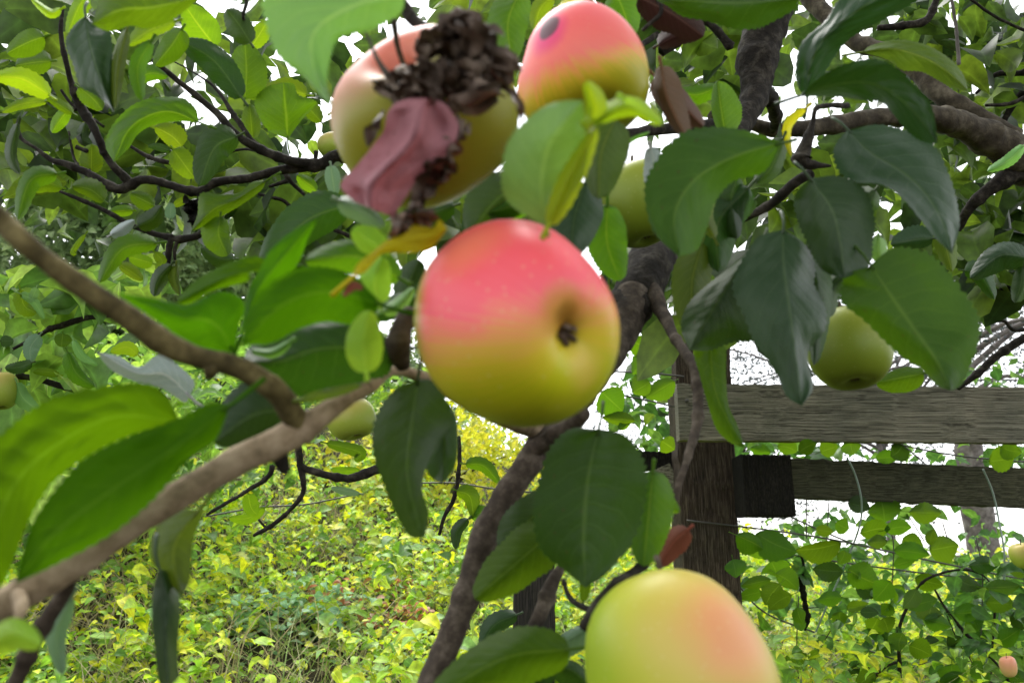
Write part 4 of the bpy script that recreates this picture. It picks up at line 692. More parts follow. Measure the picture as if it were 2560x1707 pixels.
# ---- leaves: (parent, frame, midrib, left half width, right half width, distance(s), material, edge offsets)
LV = [
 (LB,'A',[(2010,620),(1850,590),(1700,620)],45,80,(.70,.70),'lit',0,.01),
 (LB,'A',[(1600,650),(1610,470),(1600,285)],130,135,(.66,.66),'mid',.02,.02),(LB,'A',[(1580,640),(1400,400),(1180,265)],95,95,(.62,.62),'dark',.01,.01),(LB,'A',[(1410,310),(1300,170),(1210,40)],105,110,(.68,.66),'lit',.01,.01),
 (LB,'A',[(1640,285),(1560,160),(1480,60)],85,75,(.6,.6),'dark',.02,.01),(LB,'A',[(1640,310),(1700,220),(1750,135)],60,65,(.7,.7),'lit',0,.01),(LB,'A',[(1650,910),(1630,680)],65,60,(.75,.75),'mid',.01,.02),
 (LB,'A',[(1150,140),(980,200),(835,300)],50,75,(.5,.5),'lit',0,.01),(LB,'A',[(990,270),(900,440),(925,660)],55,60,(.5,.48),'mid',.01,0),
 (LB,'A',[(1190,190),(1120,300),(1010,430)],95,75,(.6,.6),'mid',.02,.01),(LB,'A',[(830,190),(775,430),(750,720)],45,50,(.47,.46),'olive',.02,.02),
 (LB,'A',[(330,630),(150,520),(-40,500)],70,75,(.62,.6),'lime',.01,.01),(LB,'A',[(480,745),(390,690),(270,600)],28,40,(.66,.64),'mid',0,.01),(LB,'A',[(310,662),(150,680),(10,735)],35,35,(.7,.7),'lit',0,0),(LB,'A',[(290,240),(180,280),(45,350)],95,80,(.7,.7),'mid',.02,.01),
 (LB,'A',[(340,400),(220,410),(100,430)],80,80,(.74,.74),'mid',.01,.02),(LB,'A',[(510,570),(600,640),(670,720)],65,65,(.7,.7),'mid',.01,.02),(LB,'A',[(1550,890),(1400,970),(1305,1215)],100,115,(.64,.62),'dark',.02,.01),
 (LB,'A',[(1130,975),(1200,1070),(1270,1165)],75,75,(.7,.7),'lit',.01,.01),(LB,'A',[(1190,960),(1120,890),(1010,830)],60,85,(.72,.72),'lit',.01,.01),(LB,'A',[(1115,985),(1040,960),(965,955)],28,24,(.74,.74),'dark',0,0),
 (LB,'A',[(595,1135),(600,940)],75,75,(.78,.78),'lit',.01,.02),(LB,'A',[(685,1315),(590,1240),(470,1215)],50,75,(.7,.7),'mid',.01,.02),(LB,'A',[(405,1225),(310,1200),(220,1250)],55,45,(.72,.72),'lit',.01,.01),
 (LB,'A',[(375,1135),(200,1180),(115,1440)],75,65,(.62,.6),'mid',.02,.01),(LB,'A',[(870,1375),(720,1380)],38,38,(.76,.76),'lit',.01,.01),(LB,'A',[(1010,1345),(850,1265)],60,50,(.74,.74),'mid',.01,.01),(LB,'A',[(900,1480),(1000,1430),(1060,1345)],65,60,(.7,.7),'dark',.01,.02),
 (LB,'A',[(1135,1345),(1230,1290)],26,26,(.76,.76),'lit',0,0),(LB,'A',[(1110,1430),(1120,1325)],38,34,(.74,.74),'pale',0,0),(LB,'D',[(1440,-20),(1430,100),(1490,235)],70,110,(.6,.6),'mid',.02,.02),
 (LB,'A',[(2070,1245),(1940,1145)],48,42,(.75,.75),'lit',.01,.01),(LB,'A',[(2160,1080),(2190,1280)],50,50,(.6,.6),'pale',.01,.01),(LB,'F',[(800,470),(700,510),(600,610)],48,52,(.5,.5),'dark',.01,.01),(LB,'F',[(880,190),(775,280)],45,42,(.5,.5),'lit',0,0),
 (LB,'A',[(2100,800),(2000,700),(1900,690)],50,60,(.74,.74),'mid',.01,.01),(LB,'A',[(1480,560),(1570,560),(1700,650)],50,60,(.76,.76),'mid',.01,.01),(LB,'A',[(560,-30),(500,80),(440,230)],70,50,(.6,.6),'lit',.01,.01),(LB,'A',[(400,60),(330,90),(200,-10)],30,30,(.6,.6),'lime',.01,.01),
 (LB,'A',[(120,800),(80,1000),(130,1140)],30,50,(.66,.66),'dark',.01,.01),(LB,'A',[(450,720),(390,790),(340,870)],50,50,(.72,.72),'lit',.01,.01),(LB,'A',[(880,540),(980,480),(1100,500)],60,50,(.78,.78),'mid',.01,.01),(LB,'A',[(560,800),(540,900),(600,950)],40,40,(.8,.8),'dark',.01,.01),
 (LB,'D',[(720,100),(880,0)],30,50,(.7,.7),'sky_gloss',.01,.01),
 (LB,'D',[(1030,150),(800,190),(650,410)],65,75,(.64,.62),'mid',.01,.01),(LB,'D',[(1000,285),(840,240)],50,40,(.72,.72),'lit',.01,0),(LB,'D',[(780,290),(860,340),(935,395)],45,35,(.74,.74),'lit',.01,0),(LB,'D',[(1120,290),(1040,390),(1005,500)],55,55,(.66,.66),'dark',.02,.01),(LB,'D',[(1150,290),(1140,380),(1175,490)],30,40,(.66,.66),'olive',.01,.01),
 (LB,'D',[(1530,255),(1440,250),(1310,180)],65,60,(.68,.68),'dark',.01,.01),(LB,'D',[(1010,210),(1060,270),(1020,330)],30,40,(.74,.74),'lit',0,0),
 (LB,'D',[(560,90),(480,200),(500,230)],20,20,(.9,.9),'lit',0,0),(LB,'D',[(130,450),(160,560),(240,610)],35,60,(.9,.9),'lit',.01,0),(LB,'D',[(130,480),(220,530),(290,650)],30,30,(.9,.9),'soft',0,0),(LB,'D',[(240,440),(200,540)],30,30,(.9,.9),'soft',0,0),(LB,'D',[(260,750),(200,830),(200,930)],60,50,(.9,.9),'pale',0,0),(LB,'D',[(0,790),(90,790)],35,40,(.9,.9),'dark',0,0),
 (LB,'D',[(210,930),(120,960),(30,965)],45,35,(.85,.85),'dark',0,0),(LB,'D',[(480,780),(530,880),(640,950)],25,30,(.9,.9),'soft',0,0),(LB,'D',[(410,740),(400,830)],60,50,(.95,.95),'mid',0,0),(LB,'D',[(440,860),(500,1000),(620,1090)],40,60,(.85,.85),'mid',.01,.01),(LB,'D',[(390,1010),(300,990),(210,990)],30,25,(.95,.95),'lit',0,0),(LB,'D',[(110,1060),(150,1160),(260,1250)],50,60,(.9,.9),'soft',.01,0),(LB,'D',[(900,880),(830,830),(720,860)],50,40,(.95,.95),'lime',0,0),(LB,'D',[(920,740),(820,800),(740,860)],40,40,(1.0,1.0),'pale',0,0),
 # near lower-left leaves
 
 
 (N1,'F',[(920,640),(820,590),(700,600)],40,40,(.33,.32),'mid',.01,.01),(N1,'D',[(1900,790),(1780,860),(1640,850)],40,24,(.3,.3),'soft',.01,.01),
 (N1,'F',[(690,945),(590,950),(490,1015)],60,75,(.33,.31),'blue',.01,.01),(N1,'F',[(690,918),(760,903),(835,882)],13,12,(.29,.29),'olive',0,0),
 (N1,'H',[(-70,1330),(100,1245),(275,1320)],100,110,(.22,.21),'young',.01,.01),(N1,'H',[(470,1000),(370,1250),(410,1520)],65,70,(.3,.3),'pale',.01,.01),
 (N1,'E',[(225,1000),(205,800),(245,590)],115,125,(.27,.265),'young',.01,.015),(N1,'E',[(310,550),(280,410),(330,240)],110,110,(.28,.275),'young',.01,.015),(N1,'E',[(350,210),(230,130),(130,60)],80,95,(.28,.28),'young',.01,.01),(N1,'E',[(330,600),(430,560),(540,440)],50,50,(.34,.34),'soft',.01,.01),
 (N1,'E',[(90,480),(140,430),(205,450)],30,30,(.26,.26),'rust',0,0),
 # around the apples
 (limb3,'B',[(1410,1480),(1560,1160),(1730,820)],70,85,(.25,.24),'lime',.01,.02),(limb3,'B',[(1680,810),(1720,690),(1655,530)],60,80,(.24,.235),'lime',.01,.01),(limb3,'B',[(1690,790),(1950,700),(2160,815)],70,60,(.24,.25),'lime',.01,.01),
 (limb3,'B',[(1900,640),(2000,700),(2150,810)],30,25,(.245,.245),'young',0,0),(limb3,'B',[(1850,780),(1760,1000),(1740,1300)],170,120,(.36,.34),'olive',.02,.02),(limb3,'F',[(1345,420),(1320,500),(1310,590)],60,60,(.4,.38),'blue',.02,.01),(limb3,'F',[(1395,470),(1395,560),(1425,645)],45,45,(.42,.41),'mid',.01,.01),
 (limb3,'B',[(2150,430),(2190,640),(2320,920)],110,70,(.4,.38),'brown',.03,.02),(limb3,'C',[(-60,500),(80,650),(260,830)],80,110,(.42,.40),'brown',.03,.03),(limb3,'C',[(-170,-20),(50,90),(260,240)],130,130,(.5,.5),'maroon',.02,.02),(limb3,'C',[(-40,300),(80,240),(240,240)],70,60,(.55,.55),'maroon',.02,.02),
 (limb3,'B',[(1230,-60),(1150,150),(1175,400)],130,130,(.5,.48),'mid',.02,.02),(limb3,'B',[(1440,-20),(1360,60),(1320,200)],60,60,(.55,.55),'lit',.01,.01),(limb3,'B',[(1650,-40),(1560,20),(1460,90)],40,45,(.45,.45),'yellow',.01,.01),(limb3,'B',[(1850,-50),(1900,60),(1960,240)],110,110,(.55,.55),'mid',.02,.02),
 (N1,'Y',[(2300,250),(2080,330),(1900,500)],130,130,(.45,.45),'dark',.01,.01),(N1,'Y',[(1950,1300),(1850,1050),(1950,780)],150,170,(.45,.45),'dark',.01,.01),(N1,'Y',[(1500,1350),(1750,1200),(1950,1150)],90,120,(.42,.42),'dark',.01,.01),(limb3,'F',[(1080,560),(1130,500),(1230,440)],50,50,(.45,.45),'dark',.01,.01),(N1,'Y',[(2250,700),(2100,420),(1750,330)],110,150,(.5,.5),'dark',.01,.01),(limb3,'B',[(40,1310),(180,1370),(345,1480)],60,80,(.33,.33),'pale',.01,.01),(limb3,'F',[(1190,420),(1130,470),(1080,540)],55,60,(.42,.42),'dark',.01,.01),(limb3,'F',[(1270,420),(1180,470),(1120,490)],35,40,(.42,.42),'mid',.01,.01),(limb3,'B',[(2080,960),(2100,1050),(2060,1230)],50,60,(.40,.40),'sky_gloss',.01,.01),(limb3,'B',[(1870,1000),(1950,920),(2080,860)],16,14,(.42,.42),'soft',0,0),  # some dark leaves here are added to fill the shade between two apples
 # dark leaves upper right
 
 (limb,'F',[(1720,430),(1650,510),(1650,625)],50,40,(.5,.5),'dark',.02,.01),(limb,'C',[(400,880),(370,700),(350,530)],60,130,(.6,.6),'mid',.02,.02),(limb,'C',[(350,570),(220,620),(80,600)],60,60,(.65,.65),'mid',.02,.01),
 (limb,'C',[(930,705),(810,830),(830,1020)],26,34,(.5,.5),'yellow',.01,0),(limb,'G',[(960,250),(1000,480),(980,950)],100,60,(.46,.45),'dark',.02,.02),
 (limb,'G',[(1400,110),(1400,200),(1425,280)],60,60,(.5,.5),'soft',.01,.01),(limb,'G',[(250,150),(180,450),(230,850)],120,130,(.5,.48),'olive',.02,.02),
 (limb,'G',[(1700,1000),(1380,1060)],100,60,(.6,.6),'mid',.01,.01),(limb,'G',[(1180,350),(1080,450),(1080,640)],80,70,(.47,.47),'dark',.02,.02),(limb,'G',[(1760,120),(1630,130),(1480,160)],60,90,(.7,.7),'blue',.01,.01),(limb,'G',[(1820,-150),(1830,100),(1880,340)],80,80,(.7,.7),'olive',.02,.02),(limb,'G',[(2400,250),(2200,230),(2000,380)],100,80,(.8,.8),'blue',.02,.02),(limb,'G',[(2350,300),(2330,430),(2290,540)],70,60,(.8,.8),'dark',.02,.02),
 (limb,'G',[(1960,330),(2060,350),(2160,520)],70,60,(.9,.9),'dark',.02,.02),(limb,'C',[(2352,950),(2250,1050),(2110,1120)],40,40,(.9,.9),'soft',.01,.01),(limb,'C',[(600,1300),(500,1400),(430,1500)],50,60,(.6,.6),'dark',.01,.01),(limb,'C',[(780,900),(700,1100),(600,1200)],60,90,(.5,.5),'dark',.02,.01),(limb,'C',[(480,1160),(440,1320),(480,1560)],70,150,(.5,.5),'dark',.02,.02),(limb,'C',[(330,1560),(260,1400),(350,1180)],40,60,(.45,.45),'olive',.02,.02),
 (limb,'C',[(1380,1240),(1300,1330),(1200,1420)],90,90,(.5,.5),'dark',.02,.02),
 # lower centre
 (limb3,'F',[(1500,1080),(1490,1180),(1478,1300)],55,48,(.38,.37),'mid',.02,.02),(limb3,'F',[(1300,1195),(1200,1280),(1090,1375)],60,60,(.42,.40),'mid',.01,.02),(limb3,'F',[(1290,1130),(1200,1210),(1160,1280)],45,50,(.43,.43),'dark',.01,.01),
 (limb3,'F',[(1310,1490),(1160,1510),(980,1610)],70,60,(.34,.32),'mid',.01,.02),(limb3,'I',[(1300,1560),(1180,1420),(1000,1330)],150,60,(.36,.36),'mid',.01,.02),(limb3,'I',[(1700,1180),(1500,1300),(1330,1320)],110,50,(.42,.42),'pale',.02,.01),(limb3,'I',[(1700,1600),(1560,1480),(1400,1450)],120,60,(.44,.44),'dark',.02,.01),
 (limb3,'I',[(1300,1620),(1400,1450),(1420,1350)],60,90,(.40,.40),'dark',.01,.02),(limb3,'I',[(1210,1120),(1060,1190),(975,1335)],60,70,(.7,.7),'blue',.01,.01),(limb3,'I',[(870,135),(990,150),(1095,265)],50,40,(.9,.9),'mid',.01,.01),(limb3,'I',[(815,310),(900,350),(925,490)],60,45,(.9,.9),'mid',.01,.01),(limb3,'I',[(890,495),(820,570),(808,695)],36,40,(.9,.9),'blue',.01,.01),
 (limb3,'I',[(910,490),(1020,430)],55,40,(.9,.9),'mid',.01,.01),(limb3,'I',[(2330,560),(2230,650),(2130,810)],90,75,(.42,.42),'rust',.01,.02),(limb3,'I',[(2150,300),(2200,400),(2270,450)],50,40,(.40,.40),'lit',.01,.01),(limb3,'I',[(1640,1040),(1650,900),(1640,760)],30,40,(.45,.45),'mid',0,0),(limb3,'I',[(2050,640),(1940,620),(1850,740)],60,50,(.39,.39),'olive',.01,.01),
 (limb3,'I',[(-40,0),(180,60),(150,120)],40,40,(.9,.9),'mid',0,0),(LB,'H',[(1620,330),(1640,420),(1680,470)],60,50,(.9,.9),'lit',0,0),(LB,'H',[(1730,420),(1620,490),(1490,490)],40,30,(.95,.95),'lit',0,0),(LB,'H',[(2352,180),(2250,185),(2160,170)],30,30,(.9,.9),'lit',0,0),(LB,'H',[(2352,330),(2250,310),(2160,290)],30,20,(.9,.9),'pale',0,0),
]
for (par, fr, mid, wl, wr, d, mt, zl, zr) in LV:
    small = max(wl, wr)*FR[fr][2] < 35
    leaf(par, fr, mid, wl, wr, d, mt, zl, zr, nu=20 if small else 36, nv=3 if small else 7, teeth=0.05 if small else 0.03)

def oleaf(parent, fr, left, mid, right, d, mat, zl=0.006, zr=0.006, nu=56, nv=9, teeth=1.5, pet=0.012):
    """a leaf from three traced lines (left edge, midrib, right edge) that share base and tip; zl/zr fold the halves (m)"""
    sc = FR[fr][2]; Lp, Mp, Rp = (catmull([P(fr, *q) for q in z], nu) for z in (left, mid, right))
    if not isinstance(d, tuple): d = (d, d)
    dm = (d[0]+d[1])/2; unit = dm/FPX; Lm = np.linalg.norm(np.diff(Mp, axis=0), axis=1).sum()*unit; sd = random.random()*100
    V = []; UV = []
    for i in range(nu):
        t = i/(nu-1); env = min(1, 5*t, 6*(1-t))
        for j in range(-nv, nv+1):
            v = j/nv; a = abs(v); E = Lp[i] if v < 0 else Rp[i]; z = zl if v < 0 else zr
            e = a+(0.02*teeth*(1 if i % 2 else -1)*env if a == 1 else 0)
            x, y = Mp[i]*(1-e)+E*e
            dz = z*env*(a**1.2)+0.035*Lm*noise.noise(Vector((t*3.5+sd, v*1.8, 3)))*(0.4+a)+0.007*Lm*noise.noise(Vector((t*11+sd, v*5, 6)))*env
            dz += 0.0035*Lm*math.sin(2*PI*(t*9-a*2.2))*(1-a*0.4)*env
            V.append(at(x, y, max(0.06, d[0]+(d[1]-d[0])*t+dz))); UV.append((t, 0.5+0.5*v))
    w2 = 2*nv+1; F = [[i*w2+j, i*w2+j+1, (i+1)*w2+j+1, (i+1)*w2+j] for i in range(nu-1) for j in range(w2-1)]
    if pet > 0:
        b = Vector(V[nv]); dr = (Vector(V[nv])-Vector(V[nv+w2*4])).normalized()
        pv, pf = tube_geo([b-dr*0.003, b+dr*pet*0.5, b+dr*pet+Vector((0, 0.004, 0.002))], [0.0007, 0.0008, 0.001], 6, 3, 0)
        o = len(V); V = V+[Vector(q) for q in pv]; UV += [(0.2, 0.5)]*len(pv); F += [[i+o for i in q] for q in pf]
    return mesh_obj('leaf', [tuple(q) for q in V], F, LM[mat], parent, origin=V[nv], uvs=UV)
OV = [
 (N1,'Y',[(1310,940),(1340,830),(1500,700),(1640,590),(1800,530),(1900,440),(2080,470),(2150,390),(2230,480)],[(1310,940),(1400,860),(1560,700),(1800,610),(2030,580),(2230,480)],[(1310,940),(1420,900),(1540,770),(1620,715),(1850,715),(1950,705),(2060,680),(2160,570),(2230,480)],(.262,.272),'yellow',.002,.003),
 (limb,'F',[(1792,327),(1722,302),(1630,292),(1560,310),(1500,380),(1480,440),(1500,530),(1560,590)],[(1792,330),(1700,355),(1600,410),(1550,490),(1560,590)],[(1792,335),(1755,395),(1683,418),(1641,468),(1622,530),(1600,575),(1560,590)],(.38,.35),'deep',.008,.012),
 (limb,'C',[(890,620),(1000,520),(1150,430),(1350,385),(1500,430),(1650,570),(1750,700),(1790,940)],[(890,625),(1100,560),(1300,540),(1480,600),(1640,740),(1790,940)],[(890,630),(1150,635),(1300,660),(1420,670),(1500,750),(1600,870),(1700,930),(1790,940)],(.42,.38),'blue',-.01,.02),
 (limb,'C',[(1300,340),(1350,300),(1520,262),(1700,290),(1860,380),(1950,480),(1990,600)],[(1300,342),(1500,320),(1700,380),(1850,470),(1990,600)],[(1300,345),(1450,390),(1560,460),(1680,470),(1780,520),(1880,575),(1990,600)],(.55,.52),'olive',.012,.01),
 (limb,'C',[(930,640),(880,580),(860,450),(900,280),(1060,130),(1140,0),(1300,-130),(1500,-170),(1800,-150)],[(935,640),(950,450),(1050,250),(1250,80),(1500,-60),(1800,-150)],[(940,640),(985,590),(1130,350),(1250,230),(1450,125),(1650,10),(1750,-80),(1800,-150)],(.5,.46),'blue',.015,.005),
 (limb,'C',[(1200,850),(1400,815),(1600,860),(1760,950),(1850,1110),(1910,1300),(1930,1480),(1880,1660)],[(1200,850),(1350,1000),(1550,1120),(1720,1280),(1830,1480),(1880,1660)],[(1200,850),(1130,930),(1105,1010),(1140,1120),(1250,1190),(1400,1200),(1500,1250),(1600,1340),(1750,1530),(1880,1660)],(.45,.40),'blue',.015,-.004),
 (limb,'F',[(1860,410),(1825,450),(1831,505),(1855,560),(1880,610),(1905,630),(1940,640)],[(1860,410),(1910,480),(1930,560),(1940,640)],[(1860,410),(1930,405),(1990,440),(2010,505),(2005,560),(1996,610),(1940,640)],(.42,.40),'blue',.01,.008),
 (limb,'G',[(780,60),(620,110),(540,210),(470,340),(450,470),(520,620),(580,780),(650,880),(740,1020),(800,1150),(900,1215)],[(780,60),(780,250),(810,500),(850,800),(900,1215)],[(780,60),(900,140),(960,220),(990,330),(980,420),(1030,510),(1060,600),(1050,720),(960,830),(940,920),(975,1090),(900,1215)],(.42,.38),'blue',.004,.016),
 (limb,'G',[(620,150),(400,330),(250,450),(150,560),(110,700),(165,850)],[(620,150),(420,420),(300,620),(165,850)],[(620,150),(560,400),(590,600),(600,780),(450,800),(300,850),(165,850)],(.46,.43),'dark',.01,.01),
 (limb,'G',[(1350,300),(1200,350),(1160,430),(1150,530),(1300,650),(1450,800),(1560,900),(1690,980),(1780,1080),(1880,1115)],[(1350,295),(1500,520),(1640,720),(1780,920),(1880,1115)],[(1350,290),(1480,190),(1600,180),(1750,230),(1850,330),(1980,500),(2060,640),(2060,780),(2000,960),(1950,1070),(1880,1115)],(.40,.36),'deep',.02,.002),
 (limb,'G',[(300,780),(200,860),(230,1000),(280,1180),(340,1360),(430,1450),(530,1490)],[(300,780),(330,1100),(430,1330),(530,1490)],[(300,780),(400,830),(405,1000),(420,1200),(480,1340),(530,1490)],(.46,.44),'mid',.01,.01),
 (limb,'C',[(880,0),(860,60),(700,150),(600,190),(450,190),(280,140),(120,110),(20,40),(-60,0)],[(880,-10),(500,20),(200,10),(-60,0)],[(880,-20),(600,-120),(200,-120),(-60,0)],(.45,.45),'dark',.01,.01),
 (limb3,'B',[(1400,1480),(1220,1380),(1130,1290),(1105,1160),(1130,980),(1180,880),(1270,780),(1400,690),(1520,660),(1640,655)],[(1400,1480),(1370,1250),(1400,1000),(1500,830),(1640,655)],[(1400,1480),(1440,1300),(1500,1200),(1620,1150),(1650,1000),(1655,900),(1650,780),(1640,655)],(.262,.235),'soft',.008,.006),
 (limb3,'F',[(1375,985),(1310,985),(1262,1030),(1235,1110),(1225,1180),(1240,1260),(1300,1312),(1345,1350)],[(1375,985),(1350,1100),(1340,1230),(1345,1350)],[(1375,985),(1410,990),(1445,1005),(1480,1060),(1485,1130),(1460,1230),(1400,1310),(1345,1350)],(.36,.345),'dark',.012,.004),
 (N1,'F',[(960,870),(900,900),(862,960),(855,1030),(880,1110),(910,1180),(940,1230),(975,1235)],[(960,870),(945,980),(935,1080),(955,1180),(975,1235)],[(960,870),(1000,880),(1040,960),(1020,1000),(985,1060),(970,1120),(985,1180),(975,1235)],(.34,.33),'dark',.008,-.012),
 (N1,'F',[(1010,900),(1000,980),(975,1040),(985,1090),(1015,1112)],[(1010,900),(1022,1000),(1015,1112)],[(1010,900),(1045,950),(1052,1010),(1045,1070),(1015,1112)],(.36,.36),'dark',.01,.01),
 (N1,'F',[(415,970),(300,1000),(200,1050),(120,1110),(70,1190),(30,1290),(0,1350),(-60,1400)],[(415,970),(250,960),(80,1060),(0,1180),(-60,1400)],[(415,970),(380,905),(330,880),(250,885),(130,910),(60,950),(0,1000),(-60,1060),(-100,1250),(-60,1400)],(.27,.23),'near',.006,.004),
 (N1,'F',[(530,930),(495,1010),(430,1060),(350,1150),(250,1230),(120,1300),(35,1340)],[(530,930),(400,1030),(250,1130),(120,1230),(35,1340)],[(530,930),(480,925),(400,965),(300,1000),(200,1050),(130,1120),(70,1210),(35,1340)],(.26,.235),'near',.004,.007),
 (N1,'F',[(880,705),(820,745),(750,740),(690,755),(620,790),(555,790)],[(880,702),(760,670),(650,700),(555,790)],[(880,700),(840,650),(780,620),(710,612),(640,635),(600,670),(570,720),(555,790)],(.28,.27),'near',.006,.004),
 (N2,'D',[(1530,870),(1350,850),(1200,790),(1000,640),(760,480)],[(1530,870),(1400,680),(1150,620),(760,480)],[(1530,870),(1560,700),(1600,560),(1540,490),(1420,470),(1240,550),(1150,545),(1000,510),(760,480)],(.29,.28),'near',.003,.006),
 (N2,'D',[(1560,800),(1600,560),(1640,420),(1700,320),(1760,200),(1900,80),(2080,-10)],[(1560,800),(1680,480),(1850,250),(2080,-10)],[(1560,800),(1700,500),(1850,400),(1960,260),(2010,120),(2080,-10)],(.31,.29),'near',.006,.006),
 (N2,'D',[(1780,330),(1640,330),(1620,400),(1400,460),(1240,550),(1150,540)],[(1780,330),(1500,370),(1150,540)],[(1780,330),(1700,240),(1520,270),(1300,380),(1200,470),(1150,540)],(.32,.3),'near',.006,.006),
 (N1,'F',[(905,800),(890,860),(800,885),(690,910),(610,880),(560,830)],[(905,800),(740,800),(640,830),(560,830)],[(905,800),(850,740),(750,733),(680,745),(620,775),(570,800),(560,830)],(.33,.31),'dark',.01,.01),
 (N1,'D',[(1240,1150),(1200,1190),(1060,1100),(900,1060),(760,1000),(690,940),(630,860)],[(1240,1150),(1080,1010),(900,1000),(630,860)],[(1240,1150),(1270,1060),(1180,960),(1060,880),(1000,900),(900,960),(780,890),(630,860)],(.42,.4),'sky_gloss',.01,.004),
 (LB,'F',[(930,-20),(920,30),(850,70),(780,90),(757,140),(752,200),(765,245)],[(930,-20),(800,20),(720,80),(725,170),(765,245)],[(930,-20),(760,-60),(612,-20),(612,60),(640,130),(700,180),(740,225),(765,245)],(.27,.26),'soft',.006,.006),
 (LB,'A',[(560,105),(640,170),(720,210),(735,400),(735,600),(745,740)],[(560,105),(590,300),(650,500),(745,740)],[(560,105),(500,150),(440,230),(430,310),(480,430),(520,560),(620,620),(700,680),(745,740)],(.48,.46),'blue',.01,.006),
 (LB,'A',[(1310,-20),(1200,80),(1080,160),(950,190),(850,170),(750,205),(680,200),(600,160)],[(1310,-20),(1000,50),(780,70),(600,160)],[(1310,-20),(1000,-120),(700,-80),(600,160)],(.42,.40),'mid',.01,.01),
 (LB,'A',[(1300,800),(1150,795),(1000,820),(900,880),(840,970),(745,1060)],[(1300,800),(1080,730),(860,830),(745,1060)],[(1300,800),(1270,700),(1180,640),(1050,635),(920,660),(800,740),(710,860),(690,960),(745,1060)],(.62,.60),'mid',.02,.01),
 (LB,'A',[(1880,910),(1750,850),(1680,740),(1665,650),(1740,570),(1850,540)],[(1880,910),(1870,750),(1850,540)],[(1880,910),(1960,800),(2050,700),(2060,660),(1950,620),(1920,550),(1850,540)],(.66,.64),'mid',.02,.01),
 (LB,'A',[(1740,1180),(1700,1250),(1560,1350),(1420,1430),(1330,1480),(1245,1515)],[(1740,1180),(1550,1300),(1400,1370),(1245,1515)],[(1740,1180),(1650,1190),(1560,1260),(1450,1270),(1310,1265),(1290,1400),(1245,1515)],(.6,.6),'mid',.01,.01),
 (N1,'H',[(1300,440),(1330,460),(1270,600),(1250,750),(1240,900),(1190,1000)],[(1300,440),(1150,650),(1140,820),(1190,1000)],[(1300,440),(1180,440),(1040,530),(980,650),(990,780),(1060,840),(1120,930),(1190,1000)],(.31,.3),'olive',.01,.008),
 (N1,'H',[(1040,820),(1120,850),(1160,950),(1180,1100),(1160,1350),(1165,1520),(1100,1600)],[(1040,820),(1080,1000),(1080,1300),(1100,1600)],[(1040,820),(1000,950),(990,1150),(1010,1350),(1040,1560),(1100,1600)],(.30,.29),'blue',.015,.01),
]
for a in OV: oleaf(*a)
# the remaining canopy: small leaves beyond the traced ones
CAN = mass_mat('canopy_leaf', [(0, (0.006, 0.018, 0.004)), (0.35, (0.022, 0.050, 0.008)), (0.65, (0.055, 0.11, 0.010)), (0.9, (0.13, 0.21, 0.015)), (1, (0.2, 0.27, 0.13))], 0.5, 0.45, 4, 0.25)  # near-black end darkens random leaves in place of deep shade
gaps = [G('A', 1400, 30, 170, 130), G('A', 1680, 60, 110, 130), G('A', 1450, 260, 60, 100), G('A', 2250, 450, 110, 250), G('A', 1830, 470, 150, 90), G('A', 1350, 650, 150, 90), G('A', 1480, 760, 130, 90), G('A', 1730, 920, 90, 70), G('A', 1130, 160, 50, 70), G('A', 1250, 450, 110, 60), G('A', 2000, 870, 110, 40), G('A', 1950, 1010, 80, 40),
        G('B', 120, 350, 130, 280), G('B', 420, 180, 130, 80), G('B', 560, 60, 110, 100), G('A', 880, 1090, 110, 60), G('A', 790, 1190, 50, 50), G('A', 1560, 1480, 110, 110), G('A', 1810, 1310, 70, 90), G('A', 1120, 1480, 70, 60), G('A', 20, 240, 80, 110), G('A', 60, 600, 150, 40),
        G('C', 320, 460, 110, 70), G('C', 100, 340, 80, 70), G('C', 1130, 930, 80, 60), G('C', 1010, 1030, 70, 60), G('C', 790, 1200, 90, 80), G('C', 560, 1430, 100, 110), G('C', 740, 1440, 110, 60), G('C', 1470, 1400, 110, 130), G('C', 960, 100, 80, 60), G('C', 920, 230, 50, 60), G('C', 1880, 200, 60, 130), G('C', 2050, 520, 80, 100), G('C', 2000, 1010, 110, 60),
        G('C', 1700, 60, 60, 60), G('C', 2200, 1320, 140, 100), G('G', 450, 270, 110, 50), G('G', 620, 960, 110, 150), G('G', 2250, 750, 200, 260), G('E', 2050, 900, 110, 100)]
for (cx, cy, n, R_) in [(0, 0, 0, 0)]: pass
for k in range(26):
    gaps.append(G('C', random.uniform(1300, 2352), random.uniform(0, 1560), random.uniform(20, 60), random.uniform(20, 60)))
for k in range(26):
    gaps.append(G('A', random.uniform(0, 2352), random.uniform(0, 1560), random.uniform(20, 50), random.uniform(20, 50)))
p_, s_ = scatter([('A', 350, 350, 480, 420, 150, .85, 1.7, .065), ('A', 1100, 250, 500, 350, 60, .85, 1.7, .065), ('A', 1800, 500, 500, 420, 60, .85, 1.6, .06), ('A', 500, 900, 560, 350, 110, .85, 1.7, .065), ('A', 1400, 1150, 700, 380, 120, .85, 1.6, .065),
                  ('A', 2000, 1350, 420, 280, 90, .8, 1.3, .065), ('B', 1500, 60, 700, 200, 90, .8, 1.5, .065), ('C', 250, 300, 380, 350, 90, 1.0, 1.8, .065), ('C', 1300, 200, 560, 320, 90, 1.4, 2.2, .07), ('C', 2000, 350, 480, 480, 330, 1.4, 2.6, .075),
                  ('C', 1900, 1250, 560, 380, 200, 1.4, 2.4, .075), ('C', 900, 1250, 420, 330, 110, 0.8, 1.6, .07), ('G', 2150, 250, 330, 280, 120, 1.2, 2.0, .07), ('E', 2000, 350, 330, 280, 40, 0.8, 1.3, .06), ('F', 1100, 480, 170, 90, 60, .5, .8, .05), ('G', 450, 500, 380, 330, 26, .6, 1.1, .06)], gaps)
